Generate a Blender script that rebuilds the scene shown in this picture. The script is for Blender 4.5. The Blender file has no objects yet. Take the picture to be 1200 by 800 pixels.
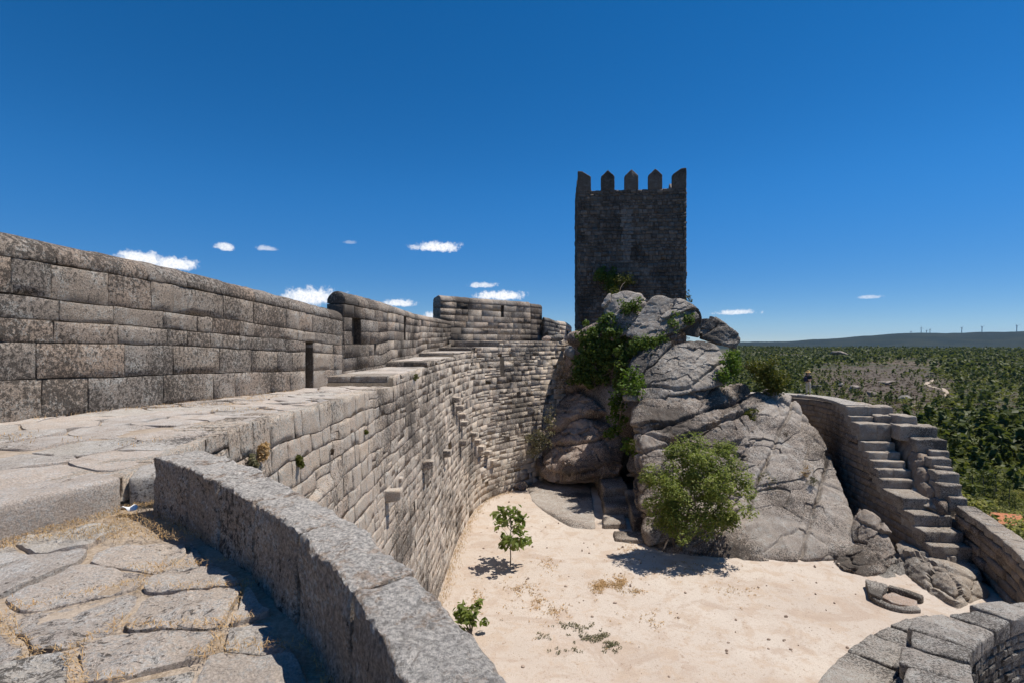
import bpy, bmesh, math, random
import numpy as np
from mathutils import Vector

C = bpy.context.scene
COL = C.collection
R = math.radians

# ------------------------------------------------------------------ camera
cam_d = bpy.data.cameras.new("camera")
cam_d.sensor_width = 36.0
cam_d.lens = 18.0
cam_d.clip_start = 0.05
cam_d.clip_end = 30000
cam = bpy.data.objects.new("camera", cam_d)
cam.location = (0, 0, 0)
cam.rotation_euler = (R(90), 0, 0)
COL.objects.link(cam)
C.camera = cam

# ------------------------------------------------------------------ light
SUN_EL, SUN_AZ = R(66.5), R(76)          # azimuth clockwise from +Y
C.view_settings.view_transform = 'Standard'
C.view_settings.look = 'None'
C.view_settings.gamma = 1.0
C.view_settings.exposure = 0.2
C.view_settings.use_curve_mapping = False
try:
    C.cycles.volume_bounces = 0
    C.cycles.max_bounces = 6
    C.cycles.transparent_max_bounces = 8
except Exception:
    pass

sun_d = bpy.data.lights.new("sun", 'SUN')
sun_d.energy = 5.0
sun_d.angle = R(0.5)
sun_d.color = (1.0, 0.955, 0.90)
sun = bpy.data.objects.new("sun", sun_d)
sdir = Vector((math.cos(SUN_EL) * math.sin(SUN_AZ), math.cos(SUN_EL) * math.cos(SUN_AZ), math.sin(SUN_EL)))
sun.rotation_euler = sdir.to_track_quat('Z', 'Y').to_euler()
sun.location = (30, 10, 80)
COL.objects.link(sun)


class NT:
    """tiny node-tree helper"""
    def __init__(self, tree):
        self.t = tree

    def n(self, typ, **kw):
        nd = self.t.nodes.new(typ)
        for k, v in kw.items():
            if k.startswith('i_'):
                key = k[2:]
                nd.inputs[int(key) if key.isdigit() else key].default_value = v
            else:
                setattr(nd, k, v)
        return nd

    def l(self, a, b):
        self.t.links.new(a, b)

    def put(self, sock, v):
        if hasattr(v, 'is_output'):
            self.l(v, sock)
        else:
            sock.default_value = v

    def math(self, op, a, b=0.0, c=None, clamp=False):
        nd = self.n('ShaderNodeMath', operation=op, use_clamp=clamp)
        self.put(nd.inputs[0], a)
        self.put(nd.inputs[1], b)
        if c is not None:
            self.put(nd.inputs[2], c)
        return nd.outputs[0]

    def vmath(self, op, a, b=(0, 0, 0)):
        nd = self.n('ShaderNodeVectorMath', operation=op)
        self.put(nd.inputs[0], a)
        if op == 'SCALE':
            self.put(nd.inputs[3], b)
        else:
            self.put(nd.inputs[1], b)
        return nd.outputs[0]

    def step(self, x, a, b, lo=0.0, hi=1.0):
        nd = self.n('ShaderNodeMapRange', interpolation_type='SMOOTHSTEP')
        self.put(nd.inputs[0], x)
        for i, v in ((1, a), (2, b), (3, lo), (4, hi)):
            self.put(nd.inputs[i], v)
        return nd.outputs[0]

    def noise(self, vec, scale, detail=4.0, rough=0.55, dist=0.0):
        nd = self.n('ShaderNodeTexNoise')
        self.put(nd.inputs['Vector'], vec)
        nd.inputs['Scale'].default_value = scale
        nd.inputs['Detail'].default_value = detail
        nd.inputs['Roughness'].default_value = rough
        nd.inputs['Distortion'].default_value = dist
        return nd.outputs[0]

    def mix(self, f, a, b, blend='MIX'):
        nd = self.n('ShaderNodeMix', data_type='RGBA', blend_type=blend)
        self.put(nd.inputs[0], f)
        for i, v in ((6, a), (7, b)):
            if not hasattr(v, 'is_output') and len(v) == 3:
                v = (*v, 1.0)
            self.put(nd.inputs[i], v)
        return nd.outputs[2]

    def ramp(self, f, stops, interp='LINEAR'):
        nd = self.n('ShaderNodeValToRGB')
        nd.color_ramp.interpolation = interp
        el = nd.color_ramp.elements
        while len(el) < len(stops):
            el.new(0.5)
        for e, (p, c) in zip(el, stops):
            e.position = p
            e.color = (*c, 1.0)
        self.put(nd.inputs[0], f)
        return nd.outputs[0]


# ------------------------------------------------------------------ sky
world = bpy.data.worlds.new("World")
C.world = world
world.use_nodes = True
wt = NT(world.node_tree)
world.node_tree.nodes.clear()
sky = wt.n('ShaderNodeTexSky', sky_type='NISHITA', sun_disc=False, sun_elevation=SUN_EL, sun_rotation=SUN_AZ,
           altitude=760.0, air_density=0.6, dust_density=0.0, ozone_density=4.0)
hs = wt.n('ShaderNodeHueSaturation', i_Saturation=1.31, i_Value=1.0)
wt.l(sky.outputs[0], hs.inputs['Color'])
tc = wt.n('ShaderNodeTexCoord')
sx = wt.n('ShaderNodeSeparateXYZ')
wt.l(tc.outputs['Generated'], sx.inputs[0])
az = wt.math('ARCTAN2', sx.outputs[0], sx.outputs[1])
el = wt.math('ARCSINE', sx.outputs[2])
cn = wt.noise(tc.outputs['Generated'], 70.0, 6.0, 0.62)
cn2 = wt.noise(tc.outputs['Generated'], 240.0, 4.0, 0.6)
wob = wt.math('ADD', wt.math('MULTIPLY', wt.math('SUBTRACT', cn, 0.5), 1.5), wt.math('MULTIPLY', wt.math('SUBTRACT', cn2, 0.5), .8))
# fair-weather clouds: azimuth, elevation (from the photo), half width, half height, density
CL = [(168, 303, 30, 9, 1.0), (205, 309, 24, 8, 1.0), (263, 289, 11, 5, .8), (312, 291, 12, 3.2, .5), (366, 347, 34, 11, 1.0),
      (512, 289, 25, 6.5, .95), (467, 355, 18, 5, .9), (510, 369, 12, 5, .9), (588, 346, 25, 6.5, 1.0), (566, 334, 15, 3.6, .7),
      (862, 366, 23, 3.4, .75), (1018, 348, 13, 2.4, .45), (410, 284, 7, 2.5, .25)]
tot = None
shade = None
for (u, v, wpx, hpx, den) in CL:
    a0 = math.atan2(u - 600, 600)
    rr = math.hypot(u - 600, 600)
    e0 = math.atan2(400 - v, rr)
    wa = wpx * 600 / rr ** 2 * 1.25
    wh = hpx / rr * 1.25
    dx = wt.math('DIVIDE', wt.math('SUBTRACT', az, a0), wa)
    dy = wt.math('DIVIDE', wt.math('SUBTRACT', el, e0 - wh * 0.2), wh)
    dyb = wt.math('MULTIPLY', wt.math('MINIMUM', dy, 0.0), 1.6)     # flatter base
    dyt = wt.math('MAXIMUM', dy, 0.0)
    q = wt.math('SQRT', wt.math('ADD', wt.math('MULTIPLY', dx, dx), wt.math('ADD', wt.math('MULTIPLY', dyb, dyb), wt.math('MULTIPLY', dyt, dyt))))
    m = wt.step(wt.math('ADD', q, wob), 1.05, 0.42, 0.0, den)
    tot = m if tot is None else wt.math('MAXIMUM', tot, m)
gate = wt.math('GREATER_THAN', sx.outputs[1], 0.0)
tot = wt.math('MULTIPLY', tot, gate)
ccol = wt.mix(wt.step(cn2, 0.35, 0.65), (6.4, 6.7, 7.2), (8.4, 8.4, 8.4))
# clear upland air: the pale band at the horizon is thinner and bluer than the model's, all the way round
hz_f = wt.step(el, 0.30, -0.02)
air = wt.mix(hz_f, (1.08, 1.10, 1.05), (.62, .61, .62))
skb = wt.mix(1.0, hs.outputs[0], air, 'MULTIPLY')
skc = wt.mix(tot, skb, ccol)
bg = wt.n('ShaderNodeBackground', i_Strength=0.12)
wt.l(skc, bg.inputs[0])
wo = wt.n('ShaderNodeOutputWorld')
wt.l(bg.outputs[0], wo.inputs[0])

# ------------------------------------------------------------------ helpers
F_PX = 600.0


def P(u, v, Y):
    """point seen at pixel (u, v) of the 1200 x 800 photograph, Y metres ahead"""
    return np.array([(u - 600) / F_PX * Y, Y, (400 - v) / F_PX * Y])


def _hash(ix, iy, iz, seed):
    h = (ix.astype(np.int64) * 374761393 + iy.astype(np.int64) * 668265263 + iz.astype(np.int64) * 2147483647 + seed * 974711) & 0xFFFFFFFF
    h = ((h ^ (h >> 13)) * 1274126177) & 0xFFFFFFFF
    h = ((h ^ (h >> 16)) * 2246822519) & 0xFFFFFFFF
    return ((h ^ (h >> 15)) & 0xFFFFFF) / float(0xFFFFFF)


def vnoise(p, seed=0):
    p = np.asarray(p, float)
    i = np.floor(p)
    f = p - i
    f = f * f * f * (f * (f * 6 - 15) + 10)
    x, y, z = i[..., 0], i[..., 1], i[..., 2]
    out = 0
    for dx in (0, 1):
        wx = f[..., 0] if dx else 1 - f[..., 0]
        for dy in (0, 1):
            wy = f[..., 1] if dy else 1 - f[..., 1]
            for dz in (0, 1):
                wz = f[..., 2] if dz else 1 - f[..., 2]
                out = out + wx * wy * wz * _hash(x + dx, y + dy, z + dz, seed)
    return out * 2 - 1


def fbm(p, octv=4, seed=0, gain=0.5):
    p = np.asarray(p, float)
    a, s, t = 1.0, 0.0, 0.0
    for k in range(octv):
        s = s + a * vnoise(p * 2.03 ** k + 17.3 * k, seed + k)
        t += a
        a *= gain
    return s / t


def ridged(p, octv=4, seed=0):
    a, s, t = 1.0, 0.0, 0.0
    for k in range(octv):
        s = s + a * (1 - 2 * np.abs(vnoise(p * 2.1 ** k + 9.1 * k, seed + k)))
        t += a
        a *= 0.5
    return s / t


NO_SHARP = {'foliage', 'crown', 'dry_grass', 'walkway_straw', 'terrain', 'far_pine_wood', 'far_oak_wood', 'heather', 'scrub', 'low_weeds', 'fallen_leaves', 'wall_foot_grass', 'courtyard_ground', 'body'}


def raw_mesh(name, V, F, mat, smooth=True):
    """mesh data from vertex and face arrays (faces: list of lists or an (n,k) array)"""
    V = np.asarray(V, np.float32)
    me = bpy.data.meshes.new(name)
    if isinstance(F, np.ndarray):
        n, k = F.shape
        me.vertices.add(len(V))
        me.vertices.foreach_set('co', V.ravel())
        me.loops.add(n * k)
        me.loops.foreach_set('vertex_index', F.astype(np.int32).ravel())
        me.polygons.add(n)
        me.polygons.foreach_set('loop_start', np.arange(0, n * k, k, dtype=np.int32))
        me.update(calc_edges=True)
    else:
        me.from_pydata(V.tolist(), [], [list(map(int, f)) for f in F])
    if smooth:
        me.polygons.foreach_set('use_smooth', np.ones(len(me.polygons), bool))
    if mat:
        me.materials.append(mat)
    me.update()
    if smooth and name not in NO_SHARP and len(me.polygons) < 400000:
        me.set_sharp_from_angle(angle=R(33))      # crisp arrises where faces turn
    return me


def obj(name, V, F, mat, parent=None, smooth=True):
    o = bpy.data.objects.new(name, raw_mesh(name, V, F, mat, smooth))
    COL.objects.link(o)
    if parent is not None:
        o.parent = parent
    return o


def tag(o, label=None, cat=None, group=None, kind=None):
    if label: o['label'] = label
    if cat: o['category'] = cat
    if group: o['group'] = group
    if kind: o['kind'] = kind
    return o


def thing(name, label, cat, group=None):
    o = bpy.data.objects.new(name, None)
    COL.objects.link(o)
    o.empty_display_size = 0.3
    return tag(o, label, cat, group)


class Geo:
    """collects pieces that stay joined in one mesh"""
    def __init__(self):
        self.V, self.F, self.n = [], [], 0

    def add(self, V, F):
        V = np.asarray(V, float)
        self.V.append(V)
        if isinstance(F, np.ndarray):
            self.F.append(F + self.n)
        else:
            k4 = [f for f in F]
            self.F.append([[i + self.n for i in f] for f in k4])
        self.n += len(V)

    def build(self, name, mat, parent=None, smooth=True):
        V = np.concatenate(self.V) if self.V else np.zeros((0, 3))
        if self.F and all(isinstance(f, np.ndarray) for f in self.F) and len({f.shape[1] for f in self.F}) == 1:
            F = np.concatenate(self.F)
        else:
            F = []
            for f in self.F:
                F.extend(f.tolist() if isinstance(f, np.ndarray) else f)
        return obj(name, V, F, mat, parent, smooth)


_grid_cache = {}


def grid_faces(nu, nv, flip=False):
    key = (nu, nv, flip)
    if key not in _grid_cache:
        a = np.arange(nu * nv).reshape(nu, nv)
        q = np.stack([a[:-1, :-1], a[1:, :-1], a[1:, 1:], a[:-1, 1:]], -1).reshape(-1, 4)
        _grid_cache[key] = q[:, ::-1].copy() if flip else q
    return _grid_cache[key]


class Path:
    """plan curve through points, arc-length parameter s; normal points to the right of travel (times side)"""
    def __init__(self, pts, side=1, smooth=True):
        pts = np.asarray(pts, float)
        if smooth and len(pts) > 2:
            q = []
            ext = np.vstack([2 * pts[0] - pts[1], pts, 2 * pts[-1] - pts[-2]])
            for i in range(1, len(ext) - 2):
                p0, p1, p2, p3 = ext[i - 1:i + 3]
                for t in np.linspace(0, 1, 12, endpoint=False):
                    q.append(0.5 * (2 * p1 + (p2 - p0) * t + (2 * p0 - 5 * p1 + 4 * p2 - p3) * t * t + (3 * p1 - p0 - 3 * p2 + p3) * t ** 3))
            q.append(pts[-1])
            pts = np.array(q)
        self.p = pts
        self.side = side
        d = np.hypot(*np.diff(pts, axis=0).T)
        self.s = np.concatenate([[0], np.cumsum(d)])
        self.L = self.s[-1]
        t = np.gradient(pts, self.s, axis=0)
        t /= np.linalg.norm(t, axis=1)[:, None]
        self.t = t

    def xy(self, s, d):
        s = np.asarray(s, float)
        x = np.interp(s, self.s, self.p[:, 0])
        y = np.interp(s, self.s, self.p[:, 1])
        # linear continuation past the ends
        tx = np.interp(s, self.s, self.t[:, 0]); ty = np.interp(s, self.s, self.t[:, 1])
        over = np.where(s < 0, s, np.where(s > self.L, s - self.L, 0.0))
        x = x + over * tx; y = y + over * ty
        nx, ny = ty * self.side, -tx * self.side
        return x + nx * d, y + ny * d

    def at_u(self, u):
        """s where the path is seen at photo column u"""
        r = (u - 600) / F_PX
        g = self.p[:, 0] - r * self.p[:, 1]
        k = np.where(np.sign(g[:-1]) != np.sign(g[1:]))[0]
        if len(k) == 0:
            return None
        k = k[0]
        t = g[k] / (g[k] - g[k + 1])
        return self.s[k] + t * (self.s[k + 1] - self.s[k])

    def y(self, s):
        return np.interp(s, self.s, self.p[:, 1])


def wob(s, k, amp):
    """hand-laid courses are never quite level"""
    return amp * (np.sin(s * 1.1 + k * 2.1) + .7 * np.sin(s * 2.7 + k * 4.7) + .5 * np.sin(s * 5.3 + k * 1.3)) / 1.6


class Wall:
    """a masonry face along a path: stones laid in courses, each its own geometry, proud of a recessed core"""
    def __init__(self, path, batter=None, depth=0.3):
        self.path, self.batter, self.depth = path, batter, depth

    def pt(self, s, z, d):
        b = self.batter(s, z) if self.batter else 0.0
        x, y = self.path.xy(s, d + b)
        return np.stack([x, y, z + 0 * x], -1)

    def stone(self, rng, s0, s1, z0, z1, n=2, gap=0.008, bev=0.02, bulge=0.012, rough=0.006, back=None, out=0.0):
        """z0, z1: functions of s or numbers"""
        L = s1 - s0
        f0 = z0 if callable(z0) else (lambda s, z=z0: z + 0 * s)
        f1 = z1 if callable(z1) else (lambda s, z=z1: z + 0 * s)
        H = float(f1((s0 + s1) / 2) - f0((s0 + s1) / 2))
        bu = min(0.25, bev / max(L, .05)); bv = min(0.25, bev / max(H, .05))
        gu = min(.2, gap / max(L, .05)); gv = min(.2, gap / max(H, .05))
        us = np.concatenate([[gu, gu], np.linspace(gu + bu, 1 - gu - bu, n + 1), [1 - gu, 1 - gu]])
        vs = np.concatenate([[gv, gv], np.linspace(gv + bv, 1 - gv - bv, n + 1), [1 - gv, 1 - gv]])
        N = n + 5
        U, Vv = np.meshgrid(us, vs, indexing='ij')
        I, J = np.meshgrid(np.arange(N), np.arange(N), indexing='ij')
        ring = np.minimum(np.minimum(I, N - 1 - I), np.minimum(J, N - 1 - J))
        jit = rng.normal(0, 1, (N, N, 3))
        jit[0], jit[-1] = jit[1], jit[-2]
        jit[:, 0], jit[:, -1] = jit[:, 1], jit[:, -2]
        S = s0 + U * L + jit[..., 0] * min(rough * .8, L * .05)
        Z = f0(S) + Vv * (f1(S) - f0(S)) + jit[..., 1] * min(rough * .8, H * .06)
        off = out + rng.normal(0, .0035)
        tilt = rng.normal(0, .002, 2)
        D = off + (U - .5) * tilt[0] + (Vv - .5) * tilt[1] + jit[..., 2] * rough * .3
        D = D + np.where(ring >= 2, bulge * np.clip(1 - (2 * U - 1) ** 2 * .6 - (2 * Vv - 1) ** 2 * .6, 0, 1), 0)
        D = np.where(ring == 1, D - bev * .9, D)
        # knock the corners back
        corner = ((I <= 1) | (I >= N - 2)) & ((J <= 1) | (J >= N - 2))
        D = np.where(corner & (ring >= 1), D - bev * .8, D)
        D = np.where(ring == 0, -(back if back else self.depth), D)
        V = self.pt(S, Z, D).reshape(-1, 3)
        return V, grid_faces(N, N, self.path.side < 0)

    def lay(self, rng, s0, s1, courses, length, openings=(), var=.45, split=0.0):
        """yield (sa, sb, z0, z1) stone cells. courses: list of (f_bottom, f_top)"""
        out = []
        for (f0, f1) in courses:
            zm = lambda s: (f0(s) + f1(s)) / 2
            ivs = [(s0, s1)]
            for (oa, ob, oz0, oz1) in openings:
                c = zm((oa + ob) / 2)
                h = f1((oa + ob) / 2) - f0((oa + ob) / 2)
                if oz0 - .3 * h < c < oz1 + .3 * h:
                    new = []
                    for a, b in ivs:
                        if ob <= a or oa >= b:
                            new.append((a, b))
                        else:
                            if oa - a > .05: new.append((a, oa))
                            if b - ob > .05: new.append((ob, b))
                    ivs = new
            for a, b in ivs:
                x = a
                h = float(f1((a + b) / 2) - f0((a + b) / 2))
                while x < b - 1e-6:
                    L = length * (1 + rng.uniform(-var, var)) * (0.7 + .45 * min(h / .4, 1.3))
                    if b - (x + L) < length * .45:
                        L = b - x
                        if L > length * 1.7:
                            L /= 2
                    y = min(b, x + L)
                    if rng.random() < split and h > .26:      # two thinner stones in the height of one
                        t_ = rng.uniform(.38, .62)
                        fm = lambda s, f0=f0, f1=f1, t_=t_: f0(s) + t_ * (f1(s) - f0(s))
                        out.append((x, y, f0, fm))
                        c_ = x + (y - x) * rng.uniform(.35, .65)
                        if rng.random() < .5 and y - x > .5:
                            out.append((x, c_, fm, f1)); out.append((c_, y, fm, f1))
                        else:
                            out.append((x, y, fm, f1))
                    else:
                        out.append((x, y, f0, f1))
                    x = y
        return out


def sweep(path, svals, prof, cap=True, flip=False, dfun=None):
    """profile ring (list of (d, z)) carried along the path; prof is a list or a function of s"""
    rings = []
    for i, s in enumerate(svals):
        pr = np.asarray(prof(s) if callable(prof) else prof, float)
        x, y = path.xy(np.full(len(pr), s), pr[:, 0])
        rings.append(np.stack([x, y, pr[:, 1]], -1))
    k = len(rings[0])
    V = np.concatenate(rings)
    m = len(rings)
    F = []
    for i in range(m - 1):
        for j in range(k):
            a, b = i * k + j, i * k + (j + 1) % k
            q = [a, b, b + k, a + k]
            F.append(q if not flip else q[::-1])
    if cap:
        F.append(list(range(k))[::-1] if not flip else list(range(k)))
        F.append([(m - 1) * k + j for j in (range(k) if not flip else range(k - 1, -1, -1))])
    return V, F


def shrink(pr, e):
    pr = np.asarray(pr, float)
    c = pr.mean(0)
    d = pr - c
    return c + d * np.clip(1 - e / np.maximum(np.abs(d).max(0), 1e-6), .3, 1)


def resample_ring(pr, step, bev=0.0):
    """bevel the corners of a closed profile and add points along its sides"""
    pr = np.asarray(pr, float)
    out = []
    n = len(pr)
    for i in range(n):
        p, a, b = pr[i], pr[i - 1], pr[(i + 1) % n]
        la, lb = np.linalg.norm(a - p), np.linalg.norm(b - p)
        e = min(bev, la * .3, lb * .3)
        p1, p2 = p + (a - p) / la * e, p + (b - p) / lb * e
        if bev > 0:
            out.append(p1)
            out.append((p1 + p2) / 2 * .7 + p * .3)
        out.append(p2)
        nb = pr[(i + 1) % n]
        lnb = np.linalg.norm(nb - p)
        e2 = min(bev, lnb * .3)
        q = nb + (p - nb) / lnb * e2
        m = int(np.linalg.norm(q - p2) / step)
        for t in range(1, m + 1):
            out.append(p2 + (q - p2) * t / (m + 1))
    return np.array(out)


def block(path, s0, s1, prof, step=.12, bev=.02, amp=.012, freq=4.0, seed=0, gap=.004, flip=False, fine=0.0):
    """a dressed stone block swept along the path, with worn edges and an uneven surface"""
    pf = prof if callable(prof) else (lambda s: prof)
    n = max(2, int((s1 - s0) / step))
    sv = [s0 + gap, s0 + gap + bev * .4, s0 + gap + bev] + list(np.linspace(s0 + gap + bev, s1 - gap - bev, n + 1))[1:-1] + [s1 - gap - bev, s1 - gap - bev * .4, s1 - gap]
    es = [bev, bev * .35, 0] + [0] * (n - 1) + [0, bev * .35, bev]
    rings = []
    for s, e in zip(sv, es):
        pr = resample_ring(pf(s), step, bev)
        if e: pr = shrink(pr, e)
        x, y = path.xy(np.full(len(pr), s), pr[:, 0])
        rings.append(np.stack([x, y, pr[:, 1]], -1))
    k = min(len(r) for r in rings)
    rings = [r if len(r) == k else r[np.linspace(0, len(r) - 1, k).round().astype(int)] for r in rings]
    V = np.concatenate(rings)
    F = []
    m = len(rings)
    for i in range(m - 1):
        for j in range(k):
            a, b = i * k + j, i * k + (j + 1) % k
            q = [a, b, b + k, a + k]
            F.append(q if not flip else q[::-1])
    F.append(list(range(k))[::-1] if not flip else list(range(k)))
    F.append([(m - 1) * k + j for j in (range(k) if not flip else range(k - 1, -1, -1))])
    for c in range(3):
        V[:, c] += amp * fbm(V * freq, 3, seed + 31 * c)
    if fine:
        V += fine * np.stack([fbm(V * 28, 3, seed + 7 + c, .65) for c in range(3)], -1)
    return V, F


def box_pts(x0, x1, y0, y1):
    return Path([(x0, (y0 + y1) / 2), (x1, (y0 + y1) / 2)], smooth=False)


_ico = {}


def ico(sub):
    if sub not in _ico:
        bm = bmesh.new()
        bmesh.ops.create_icosphere(bm, subdivisions=sub, radius=1.0)
        bm.verts.ensure_lookup_table()
        V = np.array([v.co[:] for v in bm.verts])
        F = np.array([[v.index for v in f.verts] for f in bm.faces])
        bm.free()
        _ico[sub] = (V, F)
    return _ico[sub]


def vert_normals(V, F):
    n = np.cross(V[F[:, 1]] - V[F[:, 0]], V[F[:, 2]] - V[F[:, 0]])
    N = np.zeros_like(V)
    for k in range(3):
        np.add.at(N, F[:, k], n)
    return N / np.maximum(np.linalg.norm(N, axis=1), 1e-9)[:, None]


def worley(p, seed=0):
    """distance to the nearest cell centre, gap to the second nearest, the centre and a random vector of the cell"""
    i0 = np.floor(p)
    d1 = np.full(len(p), 9.0); d2 = np.full(len(p), 9.0)
    cen = np.zeros_like(p)
    for dx in (-1, 0, 1):
        for dy in (-1, 0, 1):
            for dz in (-1, 0, 1):
                c = i0 + np.array([dx, dy, dz])
                f = c + np.stack([_hash(c[:, 0], c[:, 1], c[:, 2], seed + k) for k in (1, 2, 3)], -1)
                d = np.linalg.norm(f - p, axis=1)
                n1 = d < d1
                d2 = np.where(n1, d1, np.minimum(d2, d))
                cen = np.where(n1[:, None], f, cen)
                d1 = np.where(n1, d, d1)
    fc = np.floor(cen)
    rv = np.stack([_hash(fc[:, 0], fc[:, 1], fc[:, 2], seed + k) for k in (11, 12, 13, 14)], -1) * 2 - 1
    return d1, d2 - d1, cen, rv


def boulder(pts, sub=5, soft=16, amp=.12, freq=.8, fine=.02, cracks=(), seed=0, facets=0.0, blocks=()):
    """weathered rock: the hull of the points, softened, then broken up by noise and cracks"""
    pts = np.asarray(pts, float)
    bm = bmesh.new()
    for p in pts: bm.verts.new(p)
    bmesh.ops.convex_hull(bm, input=bm.verts)
    bmesh.ops.recalc_face_normals(bm, faces=bm.faces)
    hull = np.array([v.co[:] for v in bm.verts if v.link_faces])
    c = (hull.max(0) + hull.min(0)) / 2 * .5 + hull.mean(0) * .5
    pl = []
    for f in bm.faces:
        nrm = np.array(f.normal[:]); h = float(nrm @ (np.array(f.verts[0].co[:]) - c))
        if h < 0: nrm, h = -nrm, -h
        if f.calc_area() > 1e-5 and h > 1e-3: pl.append((nrm, h))
    bm.free()
    V, F = ico(sub)
    dims = np.maximum(hull.max(0) - hull.min(0), .05)
    D = V * dims
    D = D / np.linalg.norm(D, axis=1)[:, None]
    NN = np.array([p[0] for p in pl]); HH = np.array([p[1] for p in pl])
    q = np.clip(D @ NN.T / HH, 0, None)
    mx = q.max(1, keepdims=True)
    r = 1 / (mx[:, 0] * ((q / mx) ** soft).sum(1) ** (1 / soft))
    Pn = c + D * r[:, None]
    N = vert_normals(Pn, F)
    disp = amp * fbm(Pn * freq, 5, seed, .55) + amp * .5 * ridged(Pn * freq * 1.7, 3, seed + 50)
    if facets:
        w = Pn + .6 * np.stack([fbm(Pn * .5, 2, seed + 90 + k) for k in range(3)], -1)
        disp += facets * (np.abs(((w @ np.array([.35, .2, .9])) * .9) % 1.0 - .5) - .25)
    for (scl, tilt, stepd, groove, gw) in blocks:      # fracture blocks: each cell a tilted facet, joints open between them
        M = np.array([[.93, -.25, .28], [.22, .96, .15], [-.30, -.08, .95]])
        wp = Pn + .25 / scl ** .5 * np.stack([fbm(Pn * scl * 1.3, 3, seed + 60 + k) for k in range(3)], -1)
        q_ = (wp @ M.T) * np.array([scl * .62, scl * .8, scl * 1.9])
        d1, gap_, cen, rv = worley(q_, seed + 40)
        disp += ((q_ - cen) * rv[:, :3]).sum(1) * tilt + rv[:, 3] * stepd
        disp -= groove * np.exp(-(gap_ / gw) ** 2) * (.35 + .65 * (rv[:, 0] > -.2))
    for (nv, offs, dep, wid) in cracks:
        nv = np.asarray(nv, float); nv /= np.linalg.norm(nv)
        t = Pn @ nv + .22 * fbm(Pn * .6, 3, seed + 70) + .05 * fbm(Pn * 3, 2, seed + 71)
        for o_ in offs:
            g = np.exp(-((t - o_) / wid) ** 2)
            disp -= dep * g * (.5 + .5 * np.clip(vnoise(Pn * .5, seed + 77) * 2 + .6, 0, 1))
    Pn = Pn + N * disp[:, None]
    N = vert_normals(Pn, F)
    Pn = Pn + N * (fine * fbm(Pn * freq * 6, 3, seed + 9, .6))[:, None]
    return Pn, F


def leaves(centers, radii, per, size, rng, aspect=.55, shell=.35, up=.5, droop=0.0, fold=.15):
    """many leaf-sized faces around clump centres; each leaf two triangles folded along its midrib"""
    centers = np.asarray(centers, float)
    n = len(centers) * per
    ci = np.repeat(np.arange(len(centers)), per)
    d = rng.normal(0, 1, (n, 3))
    d /= np.linalg.norm(d, axis=1)[:, None]
    rad = (shell + (1 - shell) * rng.random(n)) ** .7
    radii = np.asarray(radii, float)
    if radii.ndim == 1: radii = np.repeat(radii[None], len(centers), 0)
    p = centers[ci] + d * rad[:, None] * radii[ci]
    nrm = d * .7 + rng.normal(0, .6, (n, 3)) + np.array([0, 0, up])
    nrm /= np.linalg.norm(nrm, axis=1)[:, None]
    t = np.cross(nrm, rng.normal(0, 1, (n, 3)))
    t /= np.linalg.norm(t, axis=1)[:, None]
    t[:, 2] -= droop
    b = np.cross(nrm, t)
    s = size * rng.uniform(.6, 1.25, n)[:, None]
    V = np.stack([p - t * s * .5, p + b * s * aspect * .5 + nrm * s * fold, p + t * s * .5, p - b * s * aspect * .5 + nrm * s * fold], 1).reshape(-1, 3)
    i = np.arange(n) * 4
    F = np.stack([np.stack([i, i + 1, i + 2], -1), np.stack([i, i + 2, i + 3], -1)], 1).reshape(-1, 3)
    return V, F[:, ::-1].copy()


def tube(pts, r0, r1, k=6):
    pts = np.asarray(pts, float)
    n = len(pts)
    t = np.gradient(pts, axis=0)
    t /= np.linalg.norm(t, axis=1)[:, None]
    ref = np.array([.3, .9, .2])
    V = []
    for i in range(n):
        a = np.cross(t[i], ref); a /= np.linalg.norm(a)
        b = np.cross(t[i], a)
        r = r0 + (r1 - r0) * i / (n - 1)
        for j in range(k):
            th = 2 * math.pi * j / k
            V.append(pts[i] + r * (a * math.cos(th) + b * math.sin(th)))
    F = []
    for i in range(n - 1):
        for j in range(k):
            a, b = i * k + j, i * k + (j + 1) % k
            F.append([a, a + k, b + k, b])
    F.append(list(range(k)))
    F.append([(n - 1) * k + j for j in range(k - 1, -1, -1)])
    return np.array(V), F


def blades(base, height, rng, lean=.6, width=.006, flat=1.0):
    """grass blades: thin bent triangles"""
    n = len(base)
    th = rng.uniform(0, 2 * math.pi, n)
    h = height * rng.uniform(.5, 1.3, n)
    ln = rng.uniform(.1, 1, n) * lean
    dirv = np.stack([np.cos(th), np.sin(th), 0 * th], -1)
    side = np.stack([-np.sin(th), np.cos(th), 0 * th], -1) * width
    up1 = np.array([0, 0, flat])
    mid = base + dirv * (h * ln * .4)[:, None] + up1 * (h * .6 * np.sqrt(np.clip(1 - ln ** 2, .02, 1)))[:, None]
    tip = base + dirv * (h * ln)[:, None] + up1 * (h * np.clip(1 - ln, .05, 1))[:, None]
    V = np.stack([base - side, base + side, mid + side * .7, mid - side * .7, tip], 1).reshape(-1, 3)
    i = np.arange(n) * 5
    F = np.concatenate([np.stack([i, i + 1, i + 2], -1), np.stack([i, i + 2, i + 3], -1), np.stack([i + 3, i + 2, i + 4], -1)])
    return V, F


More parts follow.
